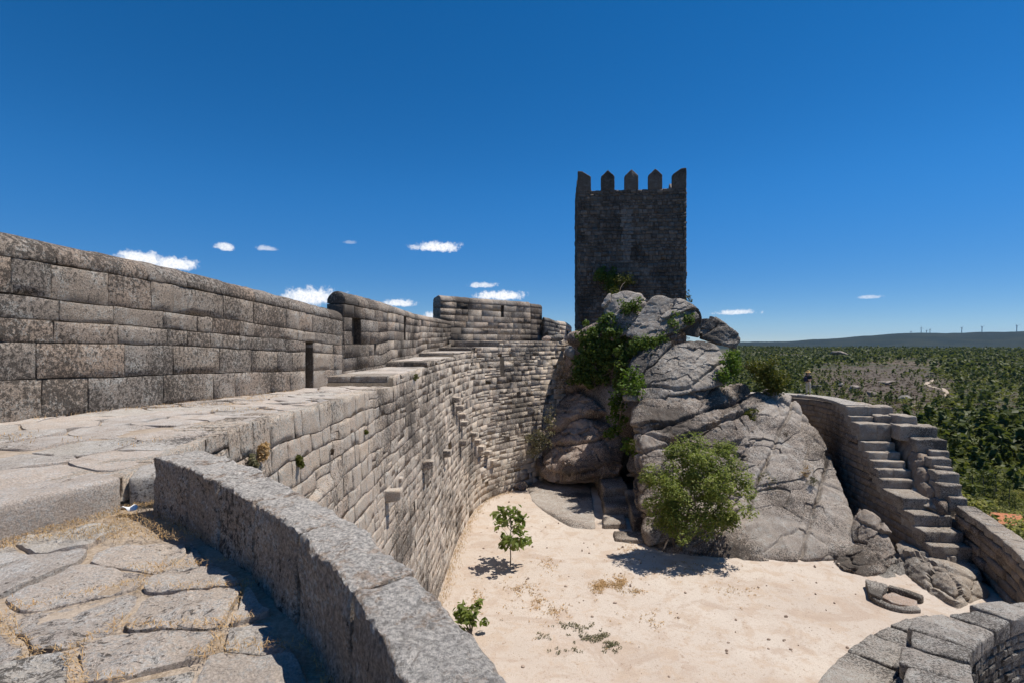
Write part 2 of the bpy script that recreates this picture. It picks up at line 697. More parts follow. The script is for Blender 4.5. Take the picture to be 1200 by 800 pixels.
def voronoi(pts, poly):
    """cells of pts clipped to the polygon"""
    out = []
    for i, p in enumerate(pts):
        cell = [np.array(q, float) for q in poly]
        order = np.argsort(((pts - p) ** 2).sum(1))[1:22]
        for j in order:
            q = pts[j]
            m, d = (p + q) / 2, q - p
            new = []
            for a, b in zip(cell, cell[1:] + cell[:1]):
                fa, fb = (a - m) @ d, (b - m) @ d
                if fa <= 0: new.append(a)
                if fa * fb < 0: new.append(a + (b - a) * fa / (fa - fb))
            cell = new
            if len(cell) < 3: break
        if len(cell) >= 3: out.append(np.array(cell))
    return out


def slab(cell, zf, rng, gap=.03, m=28, rings=(1.0, .93, .75, .45), rise=.03, sink=.12, amp=.015, seed=0, freq=3.0):
    """flagstone from a plan polygon: irregular rounded outline, worn uneven top"""
    c = cell.mean(0)
    d = np.concatenate([[0], np.cumsum(np.hypot(*np.diff(np.vstack([cell, cell[:1]]), axis=0).T))])
    tt = np.linspace(0, d[-1], m, endpoint=False)
    cl = np.vstack([cell, cell[:1]])
    ring = np.stack([np.interp(tt, d, cl[:, 0]), np.interp(tt, d, cl[:, 1])], -1)
    for _ in range(2):
        ring = ring * .5 + (np.roll(ring, 1, 0) + np.roll(ring, -1, 0)) * .25
    r = np.linalg.norm(ring - c, axis=1)
    ring = c + (ring - c) * ((r - gap * rng.uniform(.6, 1.5)) / np.maximum(r, 1e-6)).clip(.2, 1)[:, None]
    ring = ring + .5 * gap * np.stack([fbm(np.c_[ring * 5, ring[:, :1] * 0 + seed], 2, 3), fbm(np.c_[ring * 5, ring[:, :1] * 0 + seed], 2, 8)], -1)
    V = []
    lv = [(1.0, -sink)] + [(f, rise * (0 if k == 0 else (0.75 if k == 1 else 1))) for k, f in enumerate(rings)]
    for f, dz in lv:
        q = c + (ring - c) * f
        V.append(np.c_[q, zf(q[:, 0], q[:, 1]) + dz])
    V.append(np.c_[c[None], zf(c[:1], c[1:]) + rise])
    V = np.concatenate(V)
    top = np.arange(len(V)) >= m
    tl = rng.normal(0, .012, 2)
    V[top, 2] += amp * fbm(V[top] * freq, 4, seed) + ((V[top, :2] - c) @ tl)
    F = []
    nr = len(lv)
    for i in range(nr - 1):
        for j in range(m):
            a, b = i * m + j, i * m + (j + 1) % m
            F.append([a, b, b + m, a + m])
    ce = nr * m
    for j in range(m):
        F.append([(nr - 1) * m + j, (nr - 1) * m + (j + 1) % m, ce])
    return V, F


# ------------------------------------------------------------------ materials
def new_mat(name, rough=.9):
    m = bpy.data.materials.new(name)
    m.use_nodes = True
    t = NT(m.node_tree)
    b = m.node_tree.nodes['Principled BSDF']
    b.inputs['Roughness'].default_value = rough
    b.inputs['Specular IOR Level'].default_value = .2
    return m, t, b


def rnd_node(t):
    oi = t.n('ShaderNodeObjectInfo')
    ge = t.n('ShaderNodeNewGeometry')
    r = t.math('FRACT', t.math('ADD', oi.outputs['Random'], ge.outputs['Random Per Island']))
    return r, ge.outputs['Position']


def stone_mat(name, tones, dark=.5, pale=.5, toplich_light=0.0, dark_col=(.05, .042, .035), pale_col=(.5, .49, .44), scale=1.0, bump=.5, warm=0.0,
              rust=0.0, streak=1.0, var=1.0):
    """lichened granite; dark/pale: share of the surface under black and pale lichen"""
    m, t, b = new_mat(name)
    r, pos = rnd_node(t)
    off = t.vmath('SCALE', (13.1, 7.7, 5.3), r)
    p = t.vmath('ADD', pos, off)
    ps = t.vmath('MULTIPLY', p, (1, 1, streak))
    big = t.noise(pos, .35 * scale, 3, .5)
    med = t.noise(ps, 3.2 * scale, 6, .68, .4)
    lich = t.noise(ps, 17 * scale, 9, .82, .2)
    fin = t.noise(p, 55 * scale, 3, .7)
    sp = t.noise(p, 30 * scale, 5, .8)
    n = len(tones)
    tones = [(c[0] * 1.05, c[1] * .985, c[2] * .90) for c in tones]
    base = t.ramp(r, [(k / max(1, n - 1), c) for k, c in enumerate(tones)])
    base = t.mix(t.step(med, .3, .7, .0, .55 * var), base, t.mix(.5, base, (.5, .46, .4), 'MULTIPLY'))
    base = t.mix(t.step(big, .42, .62, 0, warm), base, (.40, .29, .21))
    # pale crustose lichen
    pm = t.step(t.math('ADD', sp, t.math('MULTIPLY', t.math('SUBTRACT', med, .5), -.5)), .60 - .13 * pale, .65 - .13 * pale)
    if toplich_light:      # pale lichen on upward faces, strengthened to paint in the sunlit top's brightness
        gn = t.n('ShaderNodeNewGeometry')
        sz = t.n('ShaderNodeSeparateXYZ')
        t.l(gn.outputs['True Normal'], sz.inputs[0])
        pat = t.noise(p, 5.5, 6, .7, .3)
        tl = t.step(t.math('ADD', sz.outputs[2], t.math('ADD', t.math('MULTIPLY', t.math('SUBTRACT', sp, .5), .9), t.math('MULTIPLY', t.math('SUBTRACT', pat, .5), 3.2))), .55, .9, 0, toplich_light)
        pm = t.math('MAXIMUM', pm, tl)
    base = t.mix(t.math('MULTIPLY', pm, .75), base, pale_col)
    # black lichen: blotches that gather in patches
    lv = t.math('ADD', t.math('ADD', lich, t.math('MULTIPLY', t.math('SUBTRACT', big, .5), .60)), t.math('MULTIPLY', t.math('SUBTRACT', r, .5), .06))
    dm = t.step(lv, .628 - .23 * dark, .655 - .23 * dark)
    dmf = t.math('MULTIPLY', dm, .82)
    if toplich_light:
        dmf = t.math('MULTIPLY', dmf, t.math('SUBTRACT', 1.0, t.math('MULTIPLY', tl, .75)))  # black lichen thinned where the top is painted brighter
    base = t.mix(dmf, base, dark_col)
    dm2 = t.step(sp, .54, .60, 0, .35 + .5 * dark)
    base = t.mix(dm2, base, t.mix(.5, base, dark_col))
    if rust:
        rm = t.step(t.noise(p, 2.1, 5, .6), .62, .72, 0, rust)
        base = t.mix(rm, base, (.36, .17, .08))
    base = t.mix(.8 if scale <= 1.1 else .5, base, t.ramp(fin, [(.38, (.5, .5, .5)), (.62, (1.38, 1.38, 1.38))]), 'MULTIPLY')
    t.l(base, b.inputs['Base Color'])
    h = t.math('ADD', t.math('MULTIPLY', lich, .7), t.math('ADD', t.math('MULTIPLY', sp, .5), t.math('MULTIPLY', fin, .18)))
    bp = t.n('ShaderNodeBump', i_Strength=bump, i_Distance=.05 / scale)
    t.l(h, bp.inputs['Height'])
    t.l(bp.outputs[0], b.inputs['Normal'])
    return m


M_WALL = stone_mat('lichened wall granite', [(.36, .315, .275), (.42, .36, .305), (.33, .30, .275), (.45, .365, .30), (.39, .34, .295)], dark=.60, pale=.5, rust=.0, scale=1.0, bump=1.0)
M_CURT = stone_mat('courtyard wall granite', [(.54, .47, .40), (.58, .50, .425), (.52, .46, .40), (.60, .50, .42), (.58, .505, .43), (.64, .54, .445)], dark=.40, pale=.7, bump=1.0)
M_CORE = stone_mat('dark mortar joints', [(.13, .11, .09), (.15, .125, .10)], dark=.5, pale=.0, bump=.5)
M_PARA = stone_mat('parapet granite', [(.40, .335, .285), (.46, .385, .325)], toplich_light=.9, pale_col=(.64, .61, .55), dark=.47, pale=.5, bump=1.0, scale=1.0)
M_PAVE = stone_mat('paving granite', [(.48, .44, .41), (.54, .48, .43), (.44, .41, .39), (.50, .48, .45)], dark=.26, pale=.6, bump=.9, scale=1.5, pale_col=(.55, .53, .49))
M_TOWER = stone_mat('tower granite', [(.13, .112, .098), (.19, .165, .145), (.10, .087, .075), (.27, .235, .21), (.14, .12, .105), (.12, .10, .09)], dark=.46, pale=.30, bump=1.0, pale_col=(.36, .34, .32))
M_PATCH = stone_mat('repaired tower granite', [(.22, .20, .19), (.25, .23, .215)], dark=.2, pale=.2, bump=.6)
M_ROCK = stone_mat('granite outcrop', [(.36, .315, .28), (.38, .33, .29)], dark=.60, pale=.5, bump=1.2, scale=.8, warm=.35)
M_ROCKTOP = stone_mat('lichened boulder granite', [(.34, .31, .285), (.38, .35, .32)], dark=.58, pale=.6, bump=1.2, scale=.8)
M_ROCKPINK = stone_mat('pinkish weathered granite', [(.46, .365, .31), (.48, .385, .33)], dark=.47, pale=.5, bump=1.2, scale=.8, warm=.6, rust=.3)
M_ROCKPALE = stone_mat('bare grey granite', [(.38, .35, .325), (.39, .355, .325)], dark=.42, pale=.45, bump=1.1, scale=.8, warm=.3)
M_STAIR = stone_mat('stair granite', [(.34, .30, .26), (.40, .35, .30), (.32, .29, .26)], dark=.40, pale=.5, bump=1.1)
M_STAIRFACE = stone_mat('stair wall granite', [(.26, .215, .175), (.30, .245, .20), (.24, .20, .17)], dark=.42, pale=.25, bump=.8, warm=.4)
M_TURRET = stone_mat('dark turret granite', [(.22, .21, .20), (.28, .27, .25), (.18, .17, .165)], dark=.5, pale=.4, bump=.9)
M_CAP = stone_mat('grey capping granite', [(.38, .36, .34), (.43, .40, .37), (.36, .345, .33)], dark=.44, pale=.65, bump=1.2, streak=1)


def sand_mat():
    m, t, b = new_mat('pale sandy earth')
    ge = t.n('ShaderNodeNewGeometry')
    pos = ge.outputs['Position']
    big = t.noise(pos, .16, 4, .55)
    med = t.noise(pos, 1.1, 6, .65, .5)
    fin = t.noise(pos, 11, 6, .75)
    gr = t.noise(pos, 60, 3, .7)
    c = t.mix(t.step(big, .35, .65), (.54, .465, .385), (.48, .40, .325))
    c = t.mix(t.step(med, .48, .62, 0, .75), c, (.46, .355, .265))
    c = t.mix(t.step(t.noise(pos, .45, 5, .7, 1.0), .50, .64, 0, .75), c, (.42, .325, .25))
    c = t.mix(t.step(t.noise(pos, 3.4, 5, .75), .60, .68, 0, .8), c, (.33, .24, .17))
    c = t.mix(t.step(fin, .55, .64, 0, .7), c, (.35, .265, .20))
    c = t.mix(t.step(fin, .40, .30, 0, .5), c, (.60, .53, .45))
    c = t.mix(.7, c, t.ramp(gr, [(.3, (.75, .75, .75)), (.7, (1.15, 1.15, 1.15))]), 'MULTIPLY')
    t.l(c, b.inputs['Base Color'])
    bp = t.n('ShaderNodeBump', i_Strength=.5, i_Distance=.06)
    t.l(t.math('ADD', fin, t.math('MULTIPLY', gr, .4)), bp.inputs['Height'])
    t.l(bp.outputs[0], b.inputs['Normal'])
    return m


M_SAND = sand_mat()


def earth_mat():
    m, t, b = new_mat('dry joint earth')
    ge = t.n('ShaderNodeNewGeometry')
    pos = ge.outputs['Position']
    c = t.mix(t.step(t.noise(pos, 3, 6, .7), .35, .65), (.38, .31, .24), (.27, .205, .14))
    c = t.mix(t.step(t.noise(pos, 40, 4, .7), .4, .7, 0, .6), c, (.52, .43, .34))
    t.l(c, b.inputs['Base Color'])
    bp = t.n('ShaderNodeBump', i_Strength=.7, i_Distance=.03)
    t.l(t.noise(pos, 30, 5, .7), bp.inputs['Height'])
    t.l(bp.outputs[0], b.inputs['Normal'])
    return m


M_EARTH = earth_mat()


def leaf_mat(name, cols, trans=.35, rough=.55):
    m, t, b = new_mat(name, rough)
    ge = t.n('ShaderNodeNewGeometry')
    oi = t.n('ShaderNodeObjectInfo')
    n = len(cols)
    c = t.ramp(ge.outputs['Random Per Island'], [(k / max(1, n - 1), col) for k, col in enumerate(cols)])
    cl = t.noise(ge.outputs['Position'], .9, 3, .6)
    c = t.mix(.7, c, t.ramp(cl, [(.3, (.72, .74, .7)), (.7, (1.25, 1.2, 1.15))]), 'MULTIPLY')
    c = t.mix(.5, c, t.ramp(oi.outputs['Random'], [(0, (.75, .8, .75)), (1, (1.25, 1.15, 1.1))]), 'MULTIPLY')
    t.l(c, b.inputs['Base Color'])
    tr = t.n('ShaderNodeBsdfTranslucent')
    t.l(t.mix(.6, c, (1.15, 1.25, .55), 'MULTIPLY'), tr.inputs[0])
    mx = t.n('ShaderNodeMixShader', i_0=trans)
    t.l(b.outputs[0], mx.inputs[1])
    t.l(tr.outputs[0], mx.inputs[2])
    out = m.node_tree.nodes['Material Output']
    t.l(mx.outputs[0], out.inputs[0])
    return m


M_BUSH = leaf_mat('fresh green leaves', [(.13, .175, .04), (.17, .215, .05), (.21, .25, .065), (.28, .29, .11)], .45)
M_IVY = leaf_mat('ivy leaves', [(.08, .125, .025), (.115, .17, .035), (.16, .205, .05)])
M_BRIGHT = leaf_mat('bright green leaves', [(.085, .15, .02), (.11, .18, .025), (.14, .20, .035)])
M_BROOM = leaf_mat('yellowish broom', [(.075, .095, .02), (.11, .12, .025), (.15, .14, .03)])
M_DRY = leaf_mat('dry straw', [(.44, .26, .12), (.52, .34, .17), (.58, .42, .25), (.34, .20, .09)], .25, .8)
M_HEATH = leaf_mat('brown dry heath', [(.13, .09, .07), (.17, .12, .09), (.10, .08, .055)], .2, .8)
M_GREY = leaf_mat('grey green herb', [(.13, .13, .075), (.17, .16, .09), (.20, .17, .10)], .2, .8)
M_PINE = leaf_mat('pine foliage', [(.075, .09, .022), (.105, .12, .03), (.135, .15, .04)], .35)
M_OAK = leaf_mat('oak foliage', [(.115, .128, .032), (.155, .165, .042), (.195, .195, .055)], .4)
M_LIGHTOAK = leaf_mat('light oak foliage', [(.25, .25, .07), (.31, .30, .09), (.37, .34, .12)], .5)


def plain(name, col, rough=.8, vary=.25, scale=20, metal=0.0):
    m, t, b = new_mat(name, rough)
    ge = t.n('ShaderNodeNewGeometry')
    f = t.noise(ge.outputs['Position'], scale, 4, .65)
    c = t.mix(1.0, (*col, 1), t.ramp(f, [(.25, (1 - vary,) * 3), (.75, (1 + vary,) * 3)]), 'MULTIPLY')
    t.l(c, b.inputs['Base Color'])
    b.inputs['Metallic'].default_value = metal
    bp = t.n('ShaderNodeBump', i_Strength=.3, i_Distance=.01)
    t.l(f, bp.inputs['Height'])
    t.l(bp.outputs[0], b.inputs['Normal'])
    return m


M_BARK = plain('grey bark', (.14, .11, .085))
M_TURB = plain('grey white turbine paint', (.30, .31, .33), .5, .05)
M_TILE = plain('orange roof tile', (.52, .21, .10), .8, .2, 3)
M_PLASTER = plain('pale plaster', (.5, .47, .42), .9, .1)
M_SKIN = plain('skin', (.42, .26, .19), .6, .08)
M_TROUS = plain('beige cloth', (.52, .47, .38), .9, .12)
M_SHIRT = plain('dark green cloth', (.03, .045, .04), .9, .15)
M_STRAW = plain('straw hat', (.50, .34, .14), .8, .2, 60)
M_BAG = plain('dark blue canvas', (.03, .03, .06), .8, .15)
M_SHOE = plain('brown leather', (.08, .05, .03), .6, .1)
M_HAIR = plain('brown hair', (.05, .03, .02), .7, .2)
M_PAPER = plain('white paper', (.8, .8, .79), .7, .04)
M_TRACK = plain('sandy track earth', (.40, .32, .24), .95, .2, .3)
M_CLAY = plain('brownish pebble', (.34, .26, .20), .9, .25, 14)


def terrain_mat():
    m, t, b = new_mat('scrubland', .95)
    ge = t.n('ShaderNodeNewGeometry')
    pos = ge.outputs['Position']
    big = t.noise(pos, .006, 5, .6)
    med = t.noise(pos, .035, 6, .65)
    fin = t.noise(pos, .25, 6, .7)
    c = t.mix(t.step(med, .40, .60), (.040, .052, .020), (.070, .068, .036))
    c = t.mix(t.step(t.math('ADD', big, t.math('MULTIPLY', fin, .3)), .62, .76), c, (.12, .09, .065))
    c = t.mix(t.step(fin, .62, .75, 0, .5), c, (.24, .20, .16))
    c = t.mix(t.step(fin, .45, .30, 0, .8), c, (.028, .042, .014))
    ha = t.n('ShaderNodeAttribute', attribute_name='heath')
    hm = t.step(t.math('ADD', ha.outputs['Fac'], t.math('MULTIPLY', t.math('SUBTRACT', med, .5), 1.6)), .08, .35, 0, .9)
    hc = t.mix(t.step(fin, .35, .65), (.072, .056, .040), (.13, .10, .078))
    c = t.mix(hm, c, hc)
    # distant hill forest: darker green
    ln = t.vmath('LENGTH', pos)
    nd = t.n('ShaderNodeVectorMath', operation='LENGTH')
    t.l(pos, nd.inputs[0])
    far = t.step(nd.outputs['Value'], 1500, 3000)
    fc = t.mix(t.step(t.noise(pos, .0035, 6, .7), .4, .62), (.008, .016, .010), (.020, .026, .014))
    fc = t.mix(t.step(t.noise(pos, .012, 4, .7), .62, .72, 0, .4), fc, (.07, .06, .042))
    c = t.mix(far, c, fc)
    t.l(c, b.inputs['Base Color'])
    bp = t.n('ShaderNodeBump', i_Strength=.8, i_Distance=1.2)
    t.l(fin, bp.inputs['Height'])
    t.l(bp.outputs[0], b.inputs['Normal'])
    return m


M_TERR = terrain_mat()

FLOOR_Z = -11.0

# ------------------------------------------------------------------ terrain to the horizon


def terrain_z(x, y):
    x = np.asarray(x, float); y = np.asarray(y, float)
    cx, cy = 6.0, 24.0
    r = np.hypot(x - cx, y - cy)
    rr = np.hypot(x, y)
    th = np.arctan2(x, y)
    z = np.interp(r, [0, 21, 28, 45, 70, 110, 180, 400, 800, 1400, 2200, 3200, 4200, 9000, 14000],
                  [-12.2, -12.2, -15.5, -21, -27, -33, -36.5, -36, -33, -24, -30, -38, -38, -38, -60])
    q = np.stack([x, y, 0 * x], -1)
    z = z + fbm(q * .006, 4, 5) * np.interp(r, [25, 120, 400, 2000], [0, 2.0, 5.0, 9.0])
    z = z + fbm(q * .03, 3, 15) * np.interp(r, [25, 60, 300], [0, .8, 1.2])
    hill = np.interp(th, np.radians([-180, -60, 0, 24, 29, 34, 37.5, 42, 46, 60, 180.]), [0, 20, 20, 34, 40, 78, 108, 106, 116, 120, 0])
    z = z + hill * np.exp(-((rr - 5600) / 1100) ** 2) * (1 + .05 * fbm(q * .0012, 4, 33))
    return z


def heath(th, r):
    """the bare brown heath on the middle hill"""
    a = (np.degrees(th) - 35.0) / 7.0
    b = (np.log(r) - math.log(430.)) / .75
    return np.clip(1.12 - np.hypot(a, b), 0, 1)


def build_terrain():
    na, cx, cy = 320, 6.0, 24.0
    # denser where the photograph looks
    a = np.concatenate([np.linspace(R(15), R(62), 200, endpoint=False), np.linspace(R(62), R(375), na - 200, endpoint=False)])
    rad = np.concatenate([[0.5], np.geomspace(14, 13500, 150)])
    A, RR = np.meshgrid(a, rad, indexing='ij')
    X = cx + RR * np.sin(A); Y = cy + RR * np.cos(A)
    V = np.stack([X, Y, terrain_z(X, Y)], -1).reshape(-1, 3)
    nr = len(rad)
    idx = np.arange(na * nr).reshape(na, nr)
    nx = np.roll(idx, -1, 0)
    F = np.stack([idx[:, :-1], idx[:, 1:], nx[:, 1:], nx[:, :-1]], -1).reshape(-1, 4)
    o = obj('terrain', V, F, M_TERR)
    at = o.data.attributes.new('heath', 'FLOAT', 'POINT')
    hv = heath(np.arctan2(V[:, 0], V[:, 1]), np.maximum(np.hypot(V[:, 0], V[:, 1]), 1))
    at.data.foreach_set('value', hv.astype(np.float32))
    tag(o, 'rolling scrubland and far wooded hills beyond the castle walls', None, None, 'structure')


build_terrain()


def courtyard_z(x, y):
    q = np.stack([np.asarray(x, float), np.asarray(y, float), 0 * np.asarray(x, float)], -1)
    return FLOOR_Z + .10 * fbm(q * .25, 3, 3) + .025 * fbm(q * 1.5, 3, 4)


def build_courtyard():
    xs, ys = np.linspace(-5, 23, 160), np.linspace(3, 44, 220)
    X, Y = np.meshgrid(xs, ys, indexing='ij')
    V = np.stack([X, Y, courtyard_z(X, Y)], -1).reshape(-1, 3)
    o = obj('courtyard_ground', V, grid_faces(len(xs), len(ys)), M_SAND)
    tag(o, 'pale sandy courtyard floor inside the castle', None, None, 'structure')


build_courtyard()

# ------------------------------------------------------------------ curtain wall (big inner wall, walkway on top)


def walk_z(x, y):
    """level of the upper walkway"""
    y = np.asarray(y, float)
    return np.where(y < 6.6, -1.04, -.776 - .04 * y)


curt_path = Path([(-2.95, 3.6), (-3.2, 4.75), (-3.32, 5.7), (-3.52, 8.3), (-3.7, 12), (-3.83, 16.1), (-3.7, 22.5), (-3.45, 29), (-2.55, 35), (0.1, 38.8), (3.5, 42), (6.5, 44.5)], 1)


def curt_batter(s, z):
    y = np.interp(s, curt_path.s, curt_path.p[:, 1])
    b = .055 * np.clip(-1.0 - z, 0, 12)
    led = .16 / (1 + np.exp((z + 2.66) * 90)) * np.clip((11.0 - y) / 3.0, 0, 1)
    return b + led


curt = Wall(curt_path, curt_batter, .34)
STEP_Y = [16.35, 22.4, 29.8, 34.8, 37.6]
STEP_Z = [-1.10, -.88, -.65, -.41, -.0]


def curt_top(s):
    s = np.asarray(s, float)
    y = np.interp(s, curt_path.s, curt_path.p[:, 1])
    z = walk_z(0, y)
    for k, yy in enumerate(STEP_Y):
        z = np.where(y > yy, STEP_Z[k], z)
    return z


def curt_line(s):
    y = np.interp(s, curt_path.s, curt_path.p[:, 1])
    return np.where(y < 16.1, walk_z(0, np.minimum(y, 16.1)), -1.42)


curtain = thing('curtain_wall', 'tall curved inner wall of squared granite dropping from the walkway to the sandy courtyard', 'wall')
rng = np.random.default_rng(11)
HC = .385
cells = []
ks = list(range(-26, 5))
hs = {}
zoff = {0: 0.0}
zz = 0.0
for k in range(1, 6):
    zz += HC * .9 * rng.uniform(.85, 1.15); zoff[k] = zz
zz = 0.0
for k in range(-1, -32, -1):
    zz -= HC * (1.05 if k > -8 else 1.0) * rng.uniform(.84, 1.16); zoff[k] = zz
su = lambda u: curt_path.at_u(u)
niche = [(su(585.5), su(590.5), (400 - 438) / 600 * 38.0, (400 - 421) / 600 * 38.0)]
courses = []
for k in range(-31, 5):
    courses.append((lambda s, k=k: curt_line(s) + zoff[k] + wob(s, k, .04 if k < 0 else 0.0), lambda s, k=k: curt_line(s) + zoff[k + 1] + wob(s, k + 1, .04 if k < -1 else 0.0)))
laid = curt.lay(rng, 0.4, curt_path.L, courses, .56, niche, .6, split=.16)
for (a, b, f0, f1) in laid:
    m = (a + b) / 2
    top = float(curt_top(m))
    z0, z1 = float(f0(m)), float(f1(m))
    if z0 > top - .09 or z1 < FLOOR_Z - .15:
        continue
    # cells that straddle a step are cut at it
    cuts = [a] + [c for c in np.interp(STEP_Y, curt_path.p[:, 1], curt_path.s) if a + .12 < c < b - .12 and z1 > -1.6] + [b]
    for a2, b2 in zip(cuts[:-1], cuts[1:]):
        m2 = (a2 + b2) / 2
        tp = float(curt_top(m2))
        if z0 > tp - .09: continue
        g1 = (lambda s, f1=f1, tp=tp: np.minimum(f1(s), curt_top(s) if tp < -1.2 else tp)) if z1 > tp - .1 else f1
        istop = z1 > tp - .1
        p = curt.pt(np.array(m2), np.array((z0 + min(z1, tp)) / 2), 0.0)
        d2 = p[1] ** 2
        u = 600 + 600 * p[0] / p[1]; v = 400 - 600 * p[2] / p[1]
        vis = 180 < u < 680 and v < 800 and v < 530 + (u - 190) * .63
        size = (b2 - a2) * (z1 - z0) / max(1.0, d2) * (1 if vis else .001)
        cells.append((size, a2, b2, f0, g1, istop))
cells.sort(key=lambda c: -c[0])
stuff = Geo()
for i, (size, a, b, f0, g1, istop) in enumerate(cells):
    if i < 300:
        V, F = curt.stone(rng, a, b, f0, g1, n=4 if i < 150 else 2, gap=.009, bev=.006, bulge=.002, rough=.009, out=rng.normal(0, .003), back=.6 if istop else None)
        obj('wall_stone', V, F, M_CURT, curtain, smooth=False)
    else:
        V, F = curt.stone(rng, a, b, f0, g1, n=1, gap=.011, bev=.006, bulge=.001, rough=.009, back=.6 if istop else None, out=rng.normal(0, .003))
        stuff.add(V, F)
tag(stuff.build('distant_wall_stones', M_CURT, curtain, False), kind='stuff')
sv = np.linspace(.6, curt_path.L, 130)


def core_prof(s):
    b0 = float(curt_batter(s, -11.6)); b1 = float(curt_batter(s, -2.80)); b2 = float(curt_batter(s, -2.52)); b3 = float(curt_batter(s, -1.5))
    t = float(curt_top(s)) - .07
    return [(-2.6, -12.4), (b0 - .024, -12.4), (b1 - .03, -2.80), (b2 - .024, -2.52), (b3 - .024, min(-1.5, t - .02)), (-.024, t), (-2.6, t)]


V, F = sweep(curt_path, sv, core_prof, flip=True)
obj('wall_core', V, F, M_CORE, curtain, smooth=False)


# projecting corbel stones of a lost stair and floor
def corbel(u, v, w, h, d):
    s = None
    for _ in range(6):      # find the face point seen there
        s = su(u) if s is None else s
        y = float(curt_path.y(s)); z = (400 - v) / 600 * y
        x, yy = curt_path.xy(np.array(s), float(curt_batter(s, z)))
        r = x / yy
        ur = (u - 600) / 600
        # walk along the path until the battered face lines up
        s += (ur - r) * y / max(.05, abs(np.interp(s, curt_path.s, curt_path.t[:, 0]) - ur * np.interp(s, curt_path.s, curt_path.t[:, 1])))
    y = float(curt.pt(np.array(s), np.array(z), 0.)[1]); z = (400 - v) / 600 * y
    b = float(curt_batter(s, z))
    pr = [(b - .3, z - h / 2), (b + d * .8, z - h / 2 + .05), (b + d, z - h * .2), (b + d, z + h / 2), (b - .3, z + h / 2)]
    V, F = block(curt_path, s - w / 2, s + w / 2, pr, .12, .03, .03, 4, int(u), flip=True)
    obj('corbel', V, F, M_CURT, curtain)


for c in [(453, 580, .40, .36, .44), (496, 544, .42, .34, .44), (520, 531, .40, .36, .38), (539, 519, .42, .36, .38),
          (531, 468, .5, .34, .40), (535, 478, .5, .34, .44), (538, 487, .5, .34, .44), (541, 496, .45, .34, .40), (553, 509, .5, .34, .38), (557, 517, .5, .32, .38),
          (562, 525, .6, .4, .38), (570, 530, .5, .34, .38), (577, 541, .5, .34, .25), (468, 562, .3, .2, .12)]:
    corbel(*c)

# stepped walkway slabs on top of the curtain wall
sec2_pts = [(-5.78, 17.3), (-5.45, 22.5), (-5.4, 30), (-4.85, 36), (-4.55, 39.2)]


def left_x(y):
    return np.interp(y, [6.6, 17.7, 22.5, 30, 36, 39, 46], [-6.6, -5.7, -5.45, -5.4, -4.85, -3.2, 3.2])


def edge_x(y):
    return np.interp(y, curt_path.p[:, 1], curt_path.p[:, 0])


for k, (y0, z) in enumerate(zip(STEP_Y, STEP_Z)):
    y1 = STEP_Y[k + 1] if k + 1 < len(STEP_Y) else 44.0
    y = y0
    row = 0
    while y < y1 - .1:
        dy = min(rng.uniform(1.0, 1.5), y1 - y)
        if y1 - y - dy < .5: dy = y1 - y
        xl, xr = float(left_x(y + dy / 2)) - .5, float(edge_x(y + .02)) - .12
        n = 2 if xr - xl < 2.6 else 3
        if row == 0: n = 2
        cut = np.linspace(xl, xr, n + 1)
        cut[1:-1] += rng.uniform(-.2, .2, n - 1)
        bot = z - .5 if row == 0 else z - .25
        for a, b in zip(cut[:-1], cut[1:]):
            xe = float(edge_x(y + dy)) - .12 if b == cut[-1] else None
            pth = Path([(a, y), (b, y)], side=-1, smooth=False)
            zt = z + rng.normal(-.004, .008)
            V, F = block(pth, 0, b - a, [(0, bot), (dy - .01, bot), (dy - .01, zt), (0, zt)], .22, .025, .02, 2.2, 100 + k * 10 + row)
            if xe is not None:
                V[:, 0] += np.clip((V[:, 1] - y) / dy, 0, 1) * (xe - b) * np.clip((V[:, 0] - a) / (b - a), 0, 1)
            obj('walkway_slab', V, F, M_PAVE if row else M_STAIR, curtain)
        y += dy
        row += 1

# ------------------------------------------------------------------ left parapet wall, section one
p1 = Path([(-7.02, 1.0), (-6.6, 6.6), (-6.2, 12), (-5.78, 17.7)], 1)


def s_at_y(path, y):
    return float(np.interp(y, path.p[:, 1], path.s))


def z_of(path, ys, zs):
    return lambda s: np.interp(np.interp(s, path.s, path.p[:, 1]), ys, zs)


base1 = z_of(p1, [1, 6.6, 12.35, 17.7], [-1.04, -1.045, -1.30, -1.50])
top1 = z_of(p1, [1, 6.6, 9.57, 12.35, 17.7], [1.50, 1.46, 1.43, 1.31, 1.03])


def frac_line(f, base, top):
    return lambda s: base(s) + f * (top(s) - base(s))


